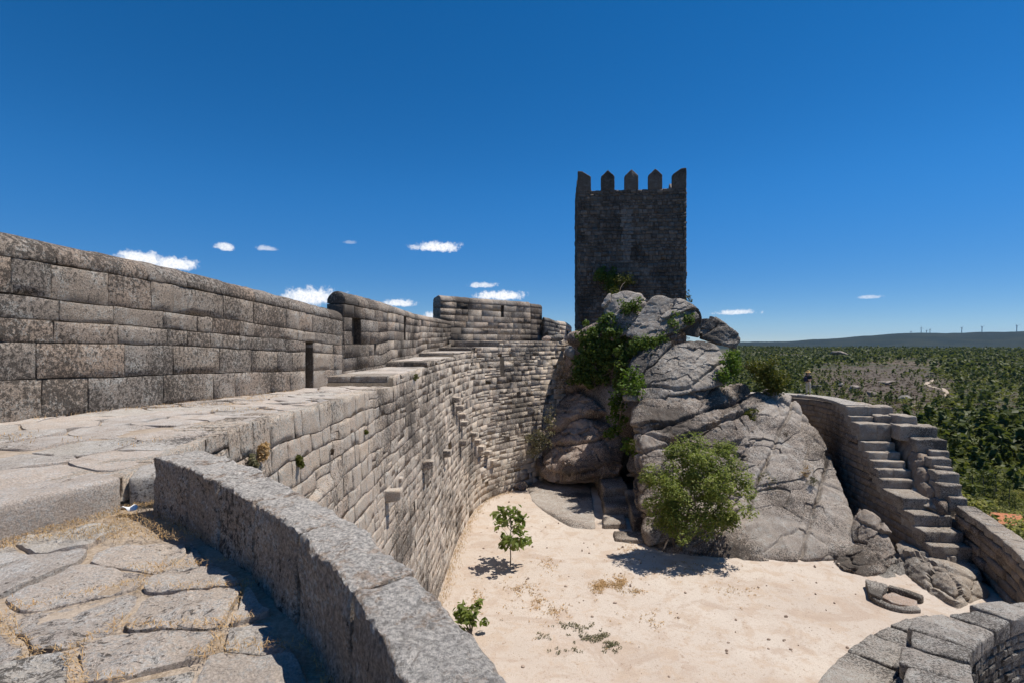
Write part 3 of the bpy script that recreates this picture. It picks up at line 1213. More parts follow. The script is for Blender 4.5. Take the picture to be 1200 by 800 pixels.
def parapet(name, label, path, base, top, fr, openings, length, mat, seed, thick=.62, s0=0.0, s1=None, n=3, cop_len=1.3, mcop=None, back_ok=True, endmat=None):
    rng = np.random.default_rng(seed)
    root = thing(name, label, 'wall')
    W = Wall(path, None, .3)
    s1 = path.L if s1 is None else s1
    def line(i):
        f = frac_line(fr[i] - (.03 if i == 0 else 0), base, top)
        return f if i in (0, len(fr) - 1) else (lambda s: f(s) + wob(s, i + seed, .012))
    cs = [(line(i), line(i + 1)) for i in range(len(fr) - 1)]
    for (a, b, f0, f1) in W.lay(rng, s0, s1, cs, length, openings, .5):
        V, F = W.stone(rng, a, b, f0, f1, n=n, gap=.008 if n > 1 else .012, bev=.006, bulge=.002, rough=.008, back=.3)
        obj('wall_stone', V, F, mat, root, smooth=False)
    # rounded coping
    x = s0
    fc = frac_line(fr[-1], base, top)
    while x < s1 - .01:
        L = cop_len * rng.uniform(.7, 1.3)
        if s1 - x - L < .5: L = s1 - x
        dz = rng.normal(0, .006)

        def prof(s):
            zb, zt = float(fc(s)) + .006, float(top(s)) + dz
            h = zt - zb
            return [(-thick, zb), (.012, zb), (.02, zb + h * .30), (-.03, zb + h * .62), (-.13, zb + h * .86), (-.26, zt), (-.40, zb + h * .95), (-thick + .06, zb + h * .6), (-thick, zb + h * .3)]
        V, F = block(path, x, x + L, prof, .14, .02, .022, 3.0, seed + int(x * 10), flip=True)
        obj('coping_stone', V, F, mcop or mat, root)
        x += L
    # recessed core with a plain outer face, left open behind the loopholes
    ops = sorted(openings)
    cuts = [s0 + .02] + [c for o_ in ops for c in (o_[0], o_[1])] + [s1 - .02]
    g = Geo()
    for i in range(0, len(cuts) - 1):
        a, b = cuts[i], cuts[i + 1]
        if b - a < .02: continue
        m = max(2, int((b - a) / .6) + 1)
        dd = -.026 if i % 2 == 0 else -.28
        V, F = sweep(path, np.linspace(a, b, m), lambda s: [(-thick + .02, float(base(s)) - .4), (dd, float(base(s)) - .4), (dd, float(fc(s)) - .01), (-thick + .02, float(fc(s)) - .01)], flip=True)
        g.add(V, F)
    g.build('wall_core', M_CORE, root, smooth=False)
    # dressed end faces
    for e, sg in ((s0, -1), (s1, 1)):
        rows = [f for f in fr]
        for a, b in zip(rows[:-1], rows[1:]):
            za, zb = float(frac_line(a, base, top)(e)), float(frac_line(b, base, top)(e))
            s_a, s_b = (e - .03, e + .25) if sg < 0 else (e - .25, e + .03)
            V, F = block(path, s_a, s_b, [(-thick, za + .006), (-.02, za + .006), (-.02, zb - .006), (-thick, zb - .006)], .2, .02, .012, 3, seed + 3, flip=True)
            obj('end_stone', V, F, endmat or mat, root)
    return root


def op(path, u0, u1, v0, v1):
    a, b = path.at_u(u0), path.at_u(u1)
    y = float(path.y((a + b) / 2))
    return (min(a, b), max(a, b), (400 - v1) / 600 * y, (400 - v0) / 600 * y)


parapet('battlement_wall', 'long plain stone wall with rounded coping along the left of the walkway, nearest the viewer', p1, base1, top1,
        [0, .215, .42, .54, .66, .86], [op(p1, 358, 367.5, 409, 447)], .80, M_WALL, 21, s0=0.0, s1=s_at_y(p1, 17.5))

p2 = Path([(-5.75, 17.6)] + sec2_pts[1:], 1)
base2 = z_of(p2, [17.3, 22.4, 22.5, 29.9, 30, 36, 39.2], [-1.50, -1.45, -1.2, -1.1, -.9, -.7, -.4])
top2 = z_of(p2, [17.3, 22.5, 30, 36, 39.2], [1.74, 1.70, 1.60, 1.56, 1.5])
parapet('merlon_wall', 'second raised stretch of left wall with a square window and a slit, behind the steps', p2, base2, top2,
        [0, .15, .29, .43, .575, .72, .86], [op(p2, 412.6, 423.4, 377.5, 394), op(p2, 473.3, 475.8, 374, 394)], .85, M_WALL, 22, n=1)

p3 = Path([(-5.3, 37.9), (-2.2, 41.0), (1.62, 44.6)], 1)
base3 = lambda s: -.4 + 0 * s
top3 = lambda s: 3.42 + 0 * s
parapet('bastion_wall', 'free standing high block of wall with one arrow slit, at the far end of the walkway', p3, base3, top3,
        [0, .125, .25, .375, .5, .625, .75, .88], [op(p3, 587.2, 590.6, 360, 373)], .85, M_WALL, 23, n=1, thick=.9)
# its far return, seen edge on and in shade
p3b = Path([(1.66, 44.7), (2.75, 46.7)], 1, smooth=False)
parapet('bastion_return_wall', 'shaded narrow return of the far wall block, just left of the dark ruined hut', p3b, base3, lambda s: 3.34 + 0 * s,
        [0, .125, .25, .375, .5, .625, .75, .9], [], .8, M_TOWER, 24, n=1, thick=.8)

# ------------------------------------------------------------------ upper walkway paving
walk_root = tag(obj('walkway_bed', *(lambda xs, ys: (np.stack([*(lambda X, Y: (X, Y, walk_z(X, Y) - .035 + .02 * fbm(np.stack([X, Y, 0 * X], -1) * 1.2, 3, 8)))(*np.meshgrid(xs, ys, indexing='ij'))], -1).reshape(-1, 3), grid_faces(len(xs), len(ys))))(np.linspace(-7.4, -3.0, 50), np.linspace(4.0, 16.5, 120)), M_EARTH),
                'worn stone paved upper walkway along the left wall', None, None, 'structure')
# trim the bed to the wall edge
me = walk_root.data
for v in me.vertices:
    lim = float(edge_x(v.co.y)) - .2
    if v.co.x > lim: v.co.x = lim
    if v.co.y < 4.2:
        pass
bed2 = obj('walkway_bed_near', [(-7.4, .8, -1.075), (-3.9, .8, -1.075), (-3.55, 2.6, -1.075), (-3.16, 4.0, -1.075), (-3.2, 4.3, -1.075), (-7.4, 4.3, -1.075)], [[0, 1, 2, 3, 4, 5]], M_EARTH, walk_root)
rng = np.random.default_rng(5)
pts = []
tries = 0
while len(pts) < 190 and tries < 20000:
    tries += 1
    q = np.array([rng.uniform(-7.2, -2.9), rng.uniform(.8, 16.6)])
    if all((((q - o_) / np.array([.80, .62])) ** 2).sum() > .8 * (1 if o_[1] < 9 else 1.1) for o_ in pts): pts.append(q)
pts = np.array(pts)
poly = [(-7.3, .6), (-3.97, .6), (-3.62, 2.4), (-3.3, 3.5), (-3.18, 4.2), (-3.42, 5.7), (-3.66, 8.3), (-3.9, 12), (-4.02, 16.3), (-6.2, 16.3), (-6.7, 8)]


def walk_top(x, y):
    q = np.stack([np.asarray(x, float), np.asarray(y, float), 0 * np.asarray(x, float)], -1)
    return walk_z(x, y) + .03 * fbm(q * .8, 3, 8) - .02
for i, cell in enumerate(voronoi(pts, poly)):
    c = cell.mean(0)
    near = c[1] < 8
    V, F = slab(cell, walk_top, rng, gap=.010, m=36 if near else 20, rings=(1.0, .985, .9, .7, .4) if near else (1.0, .97, .6), rise=rng.uniform(.0, .028), sink=.10, amp=.036, seed=i, freq=3.4)
    obj('flagstone', V, F, M_PAVE, walk_root)

# step kerb at the edge of the upper walkway
kp = Path([(-3.98, 1.2), (-3.62, 2.45), (-3.28, 3.28), (-3.0, 3.98)], 1, smooth=True)
k_root = thing('walkway_kerb', 'long grey kerb stones stepping up from the dry grass to the paved walkway', 'kerb')
for i, (a, b) in enumerate(((0, .45), (.45, kp.L))):
    V, F = block(kp, a, b, [(-.42, -1.42), (0.0, -1.42), (.0, -1.05), (-.42, -1.035)], .05, .03, .03, 3.5, 60 + i, flip=True)
    obj('kerb_stone', V, F, M_PAVE, k_root)
kp2 = Path([(-3.0, 4.0), (-2.72, 4.14)], 1, smooth=False)
V, F = block(kp2, 0, kp2.L, [(-.5, -1.42), (0.0, -1.42), (.0, -1.06), (-.5, -1.05)], .05, .025, .02, 4, 63, flip=True)
obj('kerb_stone', V, F, M_PAVE, k_root)

# ------------------------------------------------------------------ near round parapet and its terrace
# inner and outer top edges, plan
par_in = np.array([(-2.75, 3.93), (-2.02, 3.38), (-1.6, 3.0), (-1.02, 2.40), (-.74, 2.05), (-.52, 1.74), (-.28, 1.33), (-.1, .85), (0.0, .3), (.0, -.4)])
par_path = Path(par_in, 1)          # normal towards the terrace (left/near side)
PT, PB = -.88, -1.6
par = thing('curved_parapet', 'low curved parapet of large lichened blocks, sunlit top and shaded inner side, in the foreground', 'parapet')


def par_thick(s):
    return np.interp(s / par_path.L, [0, .1, .25, .5, .7, 1], [.30, .31, .265, .235, .25, .30])


cutp = [0, .62, 1.13, 1.72, 2.36, 3.05, 3.8, par_path.L]
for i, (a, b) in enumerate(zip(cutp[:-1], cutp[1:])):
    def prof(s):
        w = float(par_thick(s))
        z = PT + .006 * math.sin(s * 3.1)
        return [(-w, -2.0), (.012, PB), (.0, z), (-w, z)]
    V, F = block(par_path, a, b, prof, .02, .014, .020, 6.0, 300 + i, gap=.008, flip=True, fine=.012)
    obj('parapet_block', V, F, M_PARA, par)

terr = tag(obj('terrace_ground', *(lambda xs, ys: (np.stack([*(lambda X, Y: (X, Y, -1.313 + .03 * fbm(np.stack([X, Y, 0 * X], -1) * 1.5, 3, 18)))(*np.meshgrid(xs, ys, indexing='ij'))], -1).reshape(-1, 3), grid_faces(len(xs), len(ys))))(np.linspace(-5, .3, 90), np.linspace(-.4, 4.25, 80)), M_EARTH),
           'rough flagged lower terrace with straw in its joints, in front of the curved parapet', None, None, 'structure')
for v in terr.data.vertices:          # keep the sheet inside the parapet
    lim = float(np.interp(-v.co.y, -par_path.p[:, 1], par_path.p[:, 0])) + .06
    if v.co.x > lim: v.co.x = lim
rng = np.random.default_rng(8)
pts = []
tries = 0
while len(pts) < 95 and tries < 20000:
    tries += 1
    q = np.array([rng.uniform(-4.4, .2), rng.uniform(.4, 4.2)])
    if all((((q - o_) / np.array([.46, .30])) ** 2).sum() > .8 for o_ in pts): pts.append(q)
pts = np.array(pts)
tpoly = [(-4.2, .3), (-.1, .3), (-.14, .85), (-.34, 1.33), (-.60, 1.74), (-.82, 2.05), (-1.1, 2.40), (-1.66, 2.95), (-2.05, 3.3), (-2.75, 3.85), (-3.02, 3.85), (-3.3, 3.2), (-3.65, 2.4), (-3.9, 1.4)]
tpoly_np = np.array(tpoly)


def terr_top(x, y):
    q = np.stack([np.asarray(x, float), np.asarray(y, float), 0 * np.asarray(x, float)], -1)
    return -1.30 + .035 * fbm(q * 1.5, 3, 18)


terr_cells = []
for i, cell in enumerate(voronoi(pts, tpoly)):
    c = cell.mean(0)
    if (rng.random() < .06 and c[0] < -1.6) or (c[1] > 3.45): continue
    V, F = slab(cell, terr_top, rng, gap=rng.uniform(.008, .03), m=48, rings=(1.0, .988, .95, .88, .76, .6, .42, .22), rise=rng.uniform(.002, .022), sink=.08, amp=.042, seed=400 + i, freq=6.5)
    obj('flagstone', V, F, M_PAVE, terr)
    terr_cells.append(cell)

# dry straw in the joints of the terrace and along the kerb
rng = np.random.default_rng(31)
n = 60000
q = np.stack([rng.uniform(-4.2, -.1, n), rng.uniform(1.2, 4.1, n)], -1)
nz = fbm(np.c_[q * 1.7, np.zeros(n)], 3, 44)
kerbd = np.abs(q[:, 0] - np.interp(q[:, 1], [1.2, 2.45, 3.28, 3.98], [-3.98, -3.62, -3.28, -3.0]))
# distance from the joints: the two nearest sites
d = np.sqrt(((q[:, None] - pts[None]) ** 2).sum(-1))
d.sort(1)
joint = d[:, 1] - d[:, 0]
keep = (((joint < .055) & (nz > .08)) | ((kerbd < .22) & (nz > -.5)) | ((q[:, 1] > 3.3) & (nz > -.35)) | (nz > .50) & (joint < .14))
inside = q[:, 0] < np.interp(-q[:, 1], -par_path.p[:, 1], par_path.p[:, 0]) - .03
inside &= q[:, 0] > np.interp(q[:, 1], [1.2, 2.45, 3.28, 3.98, 4.2], [-3.98, -3.62, -3.28, -3.0, -2.8])
q = q[keep & inside]
base = np.c_[q, -1.295 + .02 * rng.random(len(q))]
base[:, 2] += .012
V, F = blades(base, .06, rng, 1.0, .0016, flat=.4)
tag(obj('dry_grass', V, F, M_DRY), 'dry straw growing in the joints of the terrace flagstones', None, None, 'stuff')
# straw patches on the upper walkway
n = 9000
q = np.stack([rng.uniform(-6.8, -3.4, n), rng.uniform(3.6, 16.2, n)], -1)
nz = fbm(np.c_[q * 1.1, np.zeros(n)], 3, 64)
walld = q[:, 0] - np.interp(q[:, 1], [1, 6.6, 12, 17.7], [-7.0, -6.6, -6.2, -5.78])
keep = ((nz > .30) | ((walld < .25) & (walld > 0) & (nz > -.2))) & (walld > 0) & (q[:, 0] < edge_x(q[:, 1]) - .25)
q = q[keep]
V, F = blades(np.c_[q, walk_z(q[:, 0], q[:, 1]) + .005], .05, rng, 1.05, .003)
tag(obj('walkway_straw', V, F, M_DRY), 'tufts of dry straw scattered over the upper walkway paving', None, None, 'stuff')

# scrap of white paper by the parapet end
rng = np.random.default_rng(3)
xs = np.linspace(0, 1, 7); ys = np.linspace(0, 1, 5)
X, Y = np.meshgrid(xs, ys, indexing='ij')
Vp = np.stack([-2.97 + X * .13 + .01 * np.sin(Y * 5), 3.86 + Y * .07 - X * .02, -1.262 + .018 * np.sin(X * 6) * np.cos(Y * 4) + .012 * rng.random(X.shape)], -1).reshape(-1, 3)
po = obj('paper_scrap', Vp, grid_faces(7, 5), M_PAPER)
md = po.modifiers.new('thickness', 'SOLIDIFY'); md.thickness = .002
tag(po, 'crumpled scrap of white paper at the foot of the curved parapet', 'litter')

# outer face of the turret that carries the terrace
out_pts = []
for s_ in np.linspace(0, par_path.L, 14):
    x, y = par_path.xy(np.array(s_), -float(par_thick(s_)))
    out_pts.append((float(x), float(y)))
Wt = Wall(Path(out_pts, -1), None, .2)
turret = thing('turret_wall', 'tall rounded wall that drops from the curved foreground parapet to the courtyard', 'wall')
rng = np.random.default_rng(77)
V, F = sweep(Wt.path, np.linspace(0, Wt.path.L, 30), lambda s: [(-.6, -12), (-.08, -12), (-.08, -1.7), (-.6, -1.7)])
obj('wall_core', V, F, M_CORE, turret, smooth=False)
g = Geo()
cs = [(lambda s, k=k: -11.4 + .38 * k + 0 * s, lambda s, k=k: -11.4 + .38 * (k + 1) + 0 * s) for k in range(25)]
for (a, b, f0, f1) in Wt.lay(rng, 0, Wt.path.L, cs, .75):
    V, F = Wt.stone(rng, a, b, f0, f1, n=1, gap=.01, bev=.025)
    g.add(V, F)
tag(g.build('turret_stones', M_CURT, turret), kind='stuff')

# ------------------------------------------------------------------ the keep
TW = [(-5.0, 0)]
tx0, ty0 = (677.0 - 600) / 600 * 51.0, 51.0
tx1, ty1 = (804.5 - 600) / 600 * 50.0, 50.0
tdir = np.array([tx1 - tx0, ty1 - ty0]); TL = np.linalg.norm(tdir); tdir /= TL
tback = np.array([-tdir[1], tdir[0]])
c00 = np.array([tx0, ty0]); c10 = np.array([tx1, ty1]); c11 = c10 + tback * 10.2; c01 = c00 + tback * 10.2
TZ0, TZ1 = -5.0, 14.95
keep_ = thing('castle_keep', 'tall square granite tower with pointed merlons standing on top of the rocks', 'tower')
rng = np.random.default_rng(41)
g = Geo(); gp = Geo()
core = Geo()
for (a, b) in ((c00, c10), (c10, c11), (c11, c01), (c01, c00)):
    # travel so that the outside is on the right
    pth = Path([tuple(a), tuple(b)], 1, smooth=False)
    Wf = Wall(pth, None, .22)
    z = TZ0
    cs = []
    while z < TZ1 - .05:
        h = rng.choice([.24, .3, .36, .46])
        if TZ1 - z - h < .2: h = TZ1 - z
        cs.append((lambda s, z=z: z + .03 * np.sin(s * 1.3 + z) * (0 if z < TZ0 + .1 else 1), lambda s, z=z + h: z + .03 * np.sin(s * 1.3 + z) * (0 if z > TZ1 - .1 else 1)))
        z += h
    front = a is c00
    ops = []
    if front:
        s_sl = pth.at_u(723.0)
        ops = [(s_sl - .07, s_sl + .07, (400 - 302) / 600 * 50.6, (400 - 289) / 600 * 50.6)]
    for (s0, s1, f0, f1) in Wf.lay(rng, 0, pth.L, cs, .36, ops, .6):
        V, F = Wf.stone(rng, s0, s1, f0, f1, n=1, gap=.010, bev=.03, bulge=.02, rough=.03, out=rng.normal(0, .022))
        zc = float(f0((s0 + s1) / 2)); u = 600 + 600 * float(V[:, 0].mean() / V[:, 1].mean())
        patch = front and 727 < u < 741 and 7.4 < zc < 12.8
        (gp if patch else g).add(V, F)
V = []
for z in (TZ0, TZ1 - .1):
    for c, sx_, sy_ in ((c00, 1, 1), (c10, -1, 1), (c11, -1, -1), (c01, 1, -1)):
        q = c + tdir * .09 * sx_ + tback * .09 * sy_
        V.append([q[0], q[1], z])
obj('wall_core', V, [[0, 1, 5, 4], [1, 2, 6, 5], [2, 3, 7, 6], [3, 0, 4, 7], [4, 5, 6, 7]], M_TOWER, keep_, smooth=False)
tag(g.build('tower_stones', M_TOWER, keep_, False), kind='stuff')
tag(gp.build('patched_stones', M_PATCH, keep_, False), label='paler upright patch of repaired masonry', kind='stuff')


def merlon(path, s0, s1, kind, seed):
    """pointed battlement: kind 'mid' peaks in the middle, 'l' and 'r' at a tower corner"""
    w = s1 - s0
    sh, pk = 1.42, 2.04
    if kind == 'mid':
        out = [(0, 0), (w, 0), (w, sh), (w * .5, pk), (0, sh)]
    elif kind == 'l':
        out = [(0, 0), (w, 0), (w, sh), (w * .35, pk - .05), (0, pk)]
    else:
        out = [(0, 0), (w, 0), (w, pk), (w * .65, pk - .05), (0, sh)]
    ring = resample_ring(out, .2, .05)
    k = len(ring)
    lay = []
    for d, e in ((-.62, .06), (-.58, 0), (-.3, 0), (-.02, 0), (.02, .06)):
        r = shrink(ring, e) if e else ring
        x, y = path.xy(s0 + r[:, 0], np.full(k, d))
        lay.append(np.stack([x, y, TZ1 + r[:, 1] - .03], -1))
    V = np.concatenate(lay)
    F = []
    for i in range(4):
        for j in range(k):
            a, b = i * k + j, i * k + (j + 1) % k
            F.append([a, b, b + k, a + k])
    F.append(list(range(k))[::-1]); F.append([4 * k + j for j in range(k)])
    for c in range(3): V[:, c] += .03 * fbm(V * 3, 3, seed + c)
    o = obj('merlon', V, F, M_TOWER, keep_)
    return o


mw = 1.31
for si, (a, b) in enumerate(((c00, c10), (c10, c11), (c11, c01), (c01, c00))):
    pth = Path([tuple(a), tuple(b)], 1, smooth=False)
    L = pth.L
    for i in range(5):
        s0 = (L - mw) * i / 4
        kind = 'l' if i == 0 else ('r' if i == 4 else 'mid')
        if si in (1, 3) and i in (0, 4):
            continue            # the corner pieces belong to the front and back
        merlon(pth, s0, s0 + mw, kind, 500 + si * 10 + i)
# narrow walk behind the merlons
V, F = [], []
g = Geo()
for a, b in ((c00, c10), (c10, c11), (c11, c01), (c01, c00)):
    pth = Path([tuple(a), tuple(b)], 1, smooth=False)
    V, F = block(pth, .0, pth.L, [(-.75, TZ1 - .3), (-.12, TZ1 - .3), (-.12, TZ1 - .02), (-.75, TZ1 - .02)], .6, .03, .01, 2, 9, flip=True)
    g.add(V, F)
g.build('wall_walk', M_TOWER, keep_)

# ruined hut wall and paler wall left of the keep
hut_p = Path([(638 / 600 * 46 - 46 + .0, 46.0), ((656 - 600) / 600 * 46.5, 46.5)], 1, smooth=False)
hz = lambda v: (400 - v) / 600 * 46
parapet('ruined_hut_wall', 'dark low ruined wall with sloping top, between the wall block and the keep', hut_p, lambda s: hz(398) + 0 * s,
        lambda s: np.interp(s / hut_p.L, [0, .35, 1], [hz(371.5), hz(372.5), hz(377)]), [0, .2, .4, .6, .8], [], .5, M_TURRET, 25, n=1, thick=.6, cop_len=.6)
pale_p = Path([((655 - 600) / 600 * 47.5, 48.2), ((670.5 - 600) / 600 * 49, 49.4)], 1, smooth=False)
parapet('pale_ruined_wall', 'small sunlit pale wall stub with a narrow opening, just left of the keep base', pale_p, lambda s: -.2 + 0 * s,
        lambda s: np.interp(s / pale_p.L, [0, .7, 1], [1.95, 1.85, 1.55]), [0, .2, .4, .6, .8], [(pale_p.L * .62, pale_p.L * .73, .3, .95)], .5, M_CURT, 26, n=1, thick=.5, cop_len=.5)

# ------------------------------------------------------------------ the rock outcrop


def hullpts(front, push, spread=1.0):
    """front points (u, v, Y) plus the same points pushed back by 'push' metres and a little apart"""
    f = np.array([P(*q) for q in front])
    b = f.copy()
    b[:, 1] += push
    return np.vstack([f, b])


outcrop = thing('rock_outcrop', 'massive granite outcrop rising from the courtyard up to the foot of the tower', 'rock')


def rock_part(name, pts, mat, parent=outcrop, **kw):
    V, F = boulder(pts, **kw)
    return obj(name, V, F, mat, parent)


# hidden body below the keep
body = [(-.0 + 5.0, 44.5, -1.0), (15.8, 43.5, -1.0), (17.6, 44, -5), (18.5, 40, -11.6), (5.0, 40.5, -11.6), (5, 63, -1.5), (19, 63, -1.5), (4, 63, -12), (21, 63, -12), (9, 37.5, -4.5), (13, 38, -4.0)]
rock_part('rock_body', body, M_ROCK, sub=6, amp=.3, freq=.5, seed=3)
# main steep face
face = [P(754, 640, 27.3), P(790, 655, 26.2), P(880, 662, 25.6), P(905, 655, 26.2), P(752, 560, 30.7), P(742, 470, 34.0), P(760, 462, 35), P(850, 446, 36), P(882, 452, 36), P(888, 468, 35.2), P(893, 520, 33), P(900, 590, 29.5),
        (10.2, 42, -5), (17, 42, -5), (9.8, 42, -12), (17, 42, -12), (8.0, 29, -12.2), (12.5, 26, -12.2)]
rock_part('rock_face', face, M_ROCK, sub=8, soft=22, amp=.12, freq=.6, fine=.05, seed=5, facets=.10, blocks=((.20, .42, .20, .18, .04), (.55, .15, .05, .08, .06)),
          cracks=[((-.32, .25, .91), [-4.0 + .0, -2.3, .2, -.9, -5.6], .5, .10), ((.25, .3, .9), [4.1, 6.6], .35, .09), ((.75, -.2, .5), [2.5, 4.8, 7], .35, .09)])
# right slope
slope = [P(862, 658, 25.9), P(935, 660, 25.4), P(1006, 656, 25.6), P(1012, 640, 26.3), P(1003, 600, 28.2), P(990, 555, 30.4), P(962, 502, 33.8), P(930, 466, 36.2), P(895, 457, 36.6), P(876, 470, 35.2), P(870, 560, 30.3),
         (18, 41, -5.5), (21.0, 38, -8.5), (20.0, 33, -12.2), (18, 27, -12.2), (11, 26, -12.2), (12, 42, -12)]
rock_part('rock_slope', slope, M_ROCKPALE, sub=8, soft=26, amp=.16, freq=.4, fine=.04, seed=8, facets=.06, blocks=((.13, .40, .16, .12, .035), (.5, .12, .04, .06, .06)),
          cracks=[((.55, -.1, .83), [8.4, 6.8, 5.2, 3.1], .40, .10), ((.8, -.5, -.3), [2.0, -4.0, -1.0], .35, .09), ((-.5, .2, .8), [-14.0, -16.2, -12.5], .3, .08)])
# big split slab above the face
slab_pts = [P(728, 468, 34.2), P(735, 445, 34.8), P(738, 425, 35.6), P(760, 408, 36.4), P(790, 398, 37.0), P(830, 396, 37.2), P(846, 402, 36.9), P(858, 432, 35.6), P(852, 450, 34.9), P(800, 462, 34.3), P(745, 472, 33.9),
            (10.2, 41, -3.5), (16, 41, -3), (10.6, 41.5, -.3), (15, 41.5, -.3)]
rock_part('split_slab', slab_pts, M_ROCKTOP, sub=7, soft=24, amp=.10, freq=.8, fine=.05, seed=12, facets=.05, blocks=((.22, .30, .10, .22, .05), (.8, .10, .03, .05, .07)),
          cracks=[((-.30, .1, .95), [2.9, -5.55 + .3, -4.6, -6.4], .45, .08)])
# overhanging left mass
left_pts = [P(624, 538, 40.0), P(638, 550, 38.2), P(700, 558, 36.8), P(726, 550, 36.7), P(734, 500, 39.4), P(728, 455, 41.6), P(692, 438, 42.8), P(664, 444, 43.2), P(650, 474, 42.6), P(634, 506, 41.6), P(690, 515, 38.0), P(655, 520, 39.2),
            P(648, 560, 40.4), P(718, 564, 39.2), (3.4, 47, -2.8), (9.6, 47, -2.6), (3.2, 46, -9), (9.4, 45, -10)]
rock_part('overhanging_rock', left_pts, M_ROCKPINK, sub=7, soft=30, amp=.16, freq=.7, fine=.07, seed=15, facets=.10, blocks=((.30, .60, .28, .32, .06), (.9, .22, .07, .09, .07)),
          cracks=[((.2, .2, .9), [6.0, 4.2], .3, .09), ((.8, .1, -.3), [6.5, 8.6], .3, .1)])
# recessed rock under the overhang
rec = [P(622, 552, 43.4), P(730, 576, 39.6), P(735, 540, 40.5), P(624, 535, 43.8), (1.2, 47, -7), (9, 47, -7), (1.2, 47, -12), (9, 42, -12), (1.8, 43.4, -12), (8.2, 40.2, -12.)]
rock_part('recess_rock', rec, M_ROCKPINK, sub=6, amp=.12, freq=.6, seed=18, blocks=((.20, .42, .20, .18, .04), (.55, .15, .05, .08, .06)))
# upper left shoulder behind the ivy
sh = [P(664, 440, 42.6), P(668, 400, 42.2), P(680, 386, 42.2), P(705, 372, 42.0), P(738, 392, 40.4), P(742, 450, 39.6), P(700, 458, 41.2), (4.2, 47, -.5), (9.8, 47, .4), (4.2, 47, -5), (9.8, 47, -5)]
rock_part('shoulder_rock', sh, M_ROCKPINK, sub=7, amp=.15, freq=.6, seed=20, fine=.04, blocks=((.20, .42, .20, .18, .04), (.55, .15, .05, .08, .06)))

# loose boulders on top
def loose(name, label, pts, mat, **kw):
    V, F = boulder(pts, **kw)
    o = obj(name, V, F, mat)
    return tag(o, label, 'boulder')


loose('boulder', 'large pale tilted boulder at the front of the tower base, topmost of the rocks', [P(735, 393, 37.6), P(742, 378, 37.8), P(752, 362, 38.2), P(766, 347, 38.6), P(776, 345, 38.8), P(800, 352, 38.6), P(816, 364, 38.3), P(820, 372, 38.0), P(802, 384, 37.6), P(770, 396, 37.1), P(750, 398, 37.1),
      P(745, 385, 41), P(770, 350, 41.5), P(812, 360, 41.4), P(815, 385, 41)], M_ROCKTOP, sub=6, soft=48, amp=.05, freq=.9, fine=.03, seed=30, blocks=((.3, .40, .06, .08, .04), (1.0, .09, .02, .03, .06)))
loose('boulder', 'pale rounded rock under the ivy, left of the topmost tilted boulder', [P(704, 392, 40.4), P(706, 360, 41), P(714, 345, 41.2), P(735, 339, 41.4), P(752, 345, 41), P(758, 356, 40.4), P(744, 385, 39.4), P(722, 398, 39.4),
      P(706, 395, 42), P(712, 345, 42.6), P(750, 345, 42.6), P(750, 390, 42)], M_ROCKPALE, sub=6, soft=48, amp=.05, freq=.9, fine=.03, seed=31, blocks=((.3, .40, .06, .08, .04), (1.0, .09, .02, .03, .06)))
loose('boulder', 'flat weathered boulder jutting out to the right beside the tower base', [P(812, 378, 39.4), P(816, 373, 39.5), P(832, 372, 39.4), P(850, 380, 39.2), P(864, 391, 39.0), P(868, 399, 38.8), P(862, 408, 38.7), P(838, 399, 38.8), P(818, 394, 38.9),
      P(816, 376, 43), P(834, 374, 43), P(860, 392, 42.5), P(855, 402, 42)], M_ROCKTOP, sub=6, soft=48, amp=.05, freq=.9, fine=.03, seed=32, blocks=((.3, .40, .06, .08, .04), (1.0, .09, .02, .03, .06)))
loose('boulder', 'small dark rock wedged between the tilted boulder and the flat one', [P(800, 392, 38.6), P(803, 372, 38.8), P(818, 372, 38.8), P(820, 396, 38.5), P(800, 392, 41), P(805, 374, 41), P(818, 374, 41)], M_ROCKTOP, sub=5, soft=18, amp=.06, freq=1, seed=33)
for i, (lab, u, v, w, h, Y) in enumerate((('rounded rock on the end of the far wall, below the keep corner', 676, 396, 24, 19, 41.6), ('low rock lying on the wall end under the dark ruined hut', 654, 396, 15, 9, 42.5),
                                          ('brownish stone at the foot of the far wall block, before the hut', 641, 397, 12, 8, 43), ('small grey stone in the ivy beside the far wall top', 668, 412, 13, 16, 40.2))):
    q = [P(u + w * .5 * math.cos(t) * (1 - .15 * math.sin(3 * t)), v - h * .5 * math.sin(t), Y) for t in np.linspace(0, 6.28, 9)[:-1]]
    q += [p + np.array([0, w / 600 * Y * .8, 0]) for p in q] + [P(u, v, Y - w / 600 * Y * .3)]
    loose('rock', lab, q, M_ROCKPINK if i in (0, 2) else M_TURRET, sub=5, soft=10, amp=.06, freq=1.4, seed=40 + i)

# low rock pavement and rock-cut steps at the foot of the outcrop
def floor_rock(name, label, poly, zt, mat, seed, amp=.05, sub=6, crk=(), parent=None, cat='rock', soft=20):
    q = []
    for (u, v) in poly:
        Y = 600 * -FLOOR_Z / (v - 400)
        x = (u - 600) / 600 * Y
        q += [(x, Y, FLOOR_Z - .5), (x, Y, FLOOR_Z + .0)]
    c = np.mean(np.array(q), 0)
    for (x, y, z) in list(q):
        if z > FLOOR_Z - .1: q.append((c[0] + (x - c[0]) * .93, c[1] + (y - c[1]) * .93, FLOOR_Z + zt))
    V, F = boulder(q, sub=sub, soft=soft, amp=amp, freq=.9, fine=.02, seed=seed, cracks=crk)
    o = obj(name, V, F, mat, parent)
    if parent is None: tag(o, label, cat)
    return o


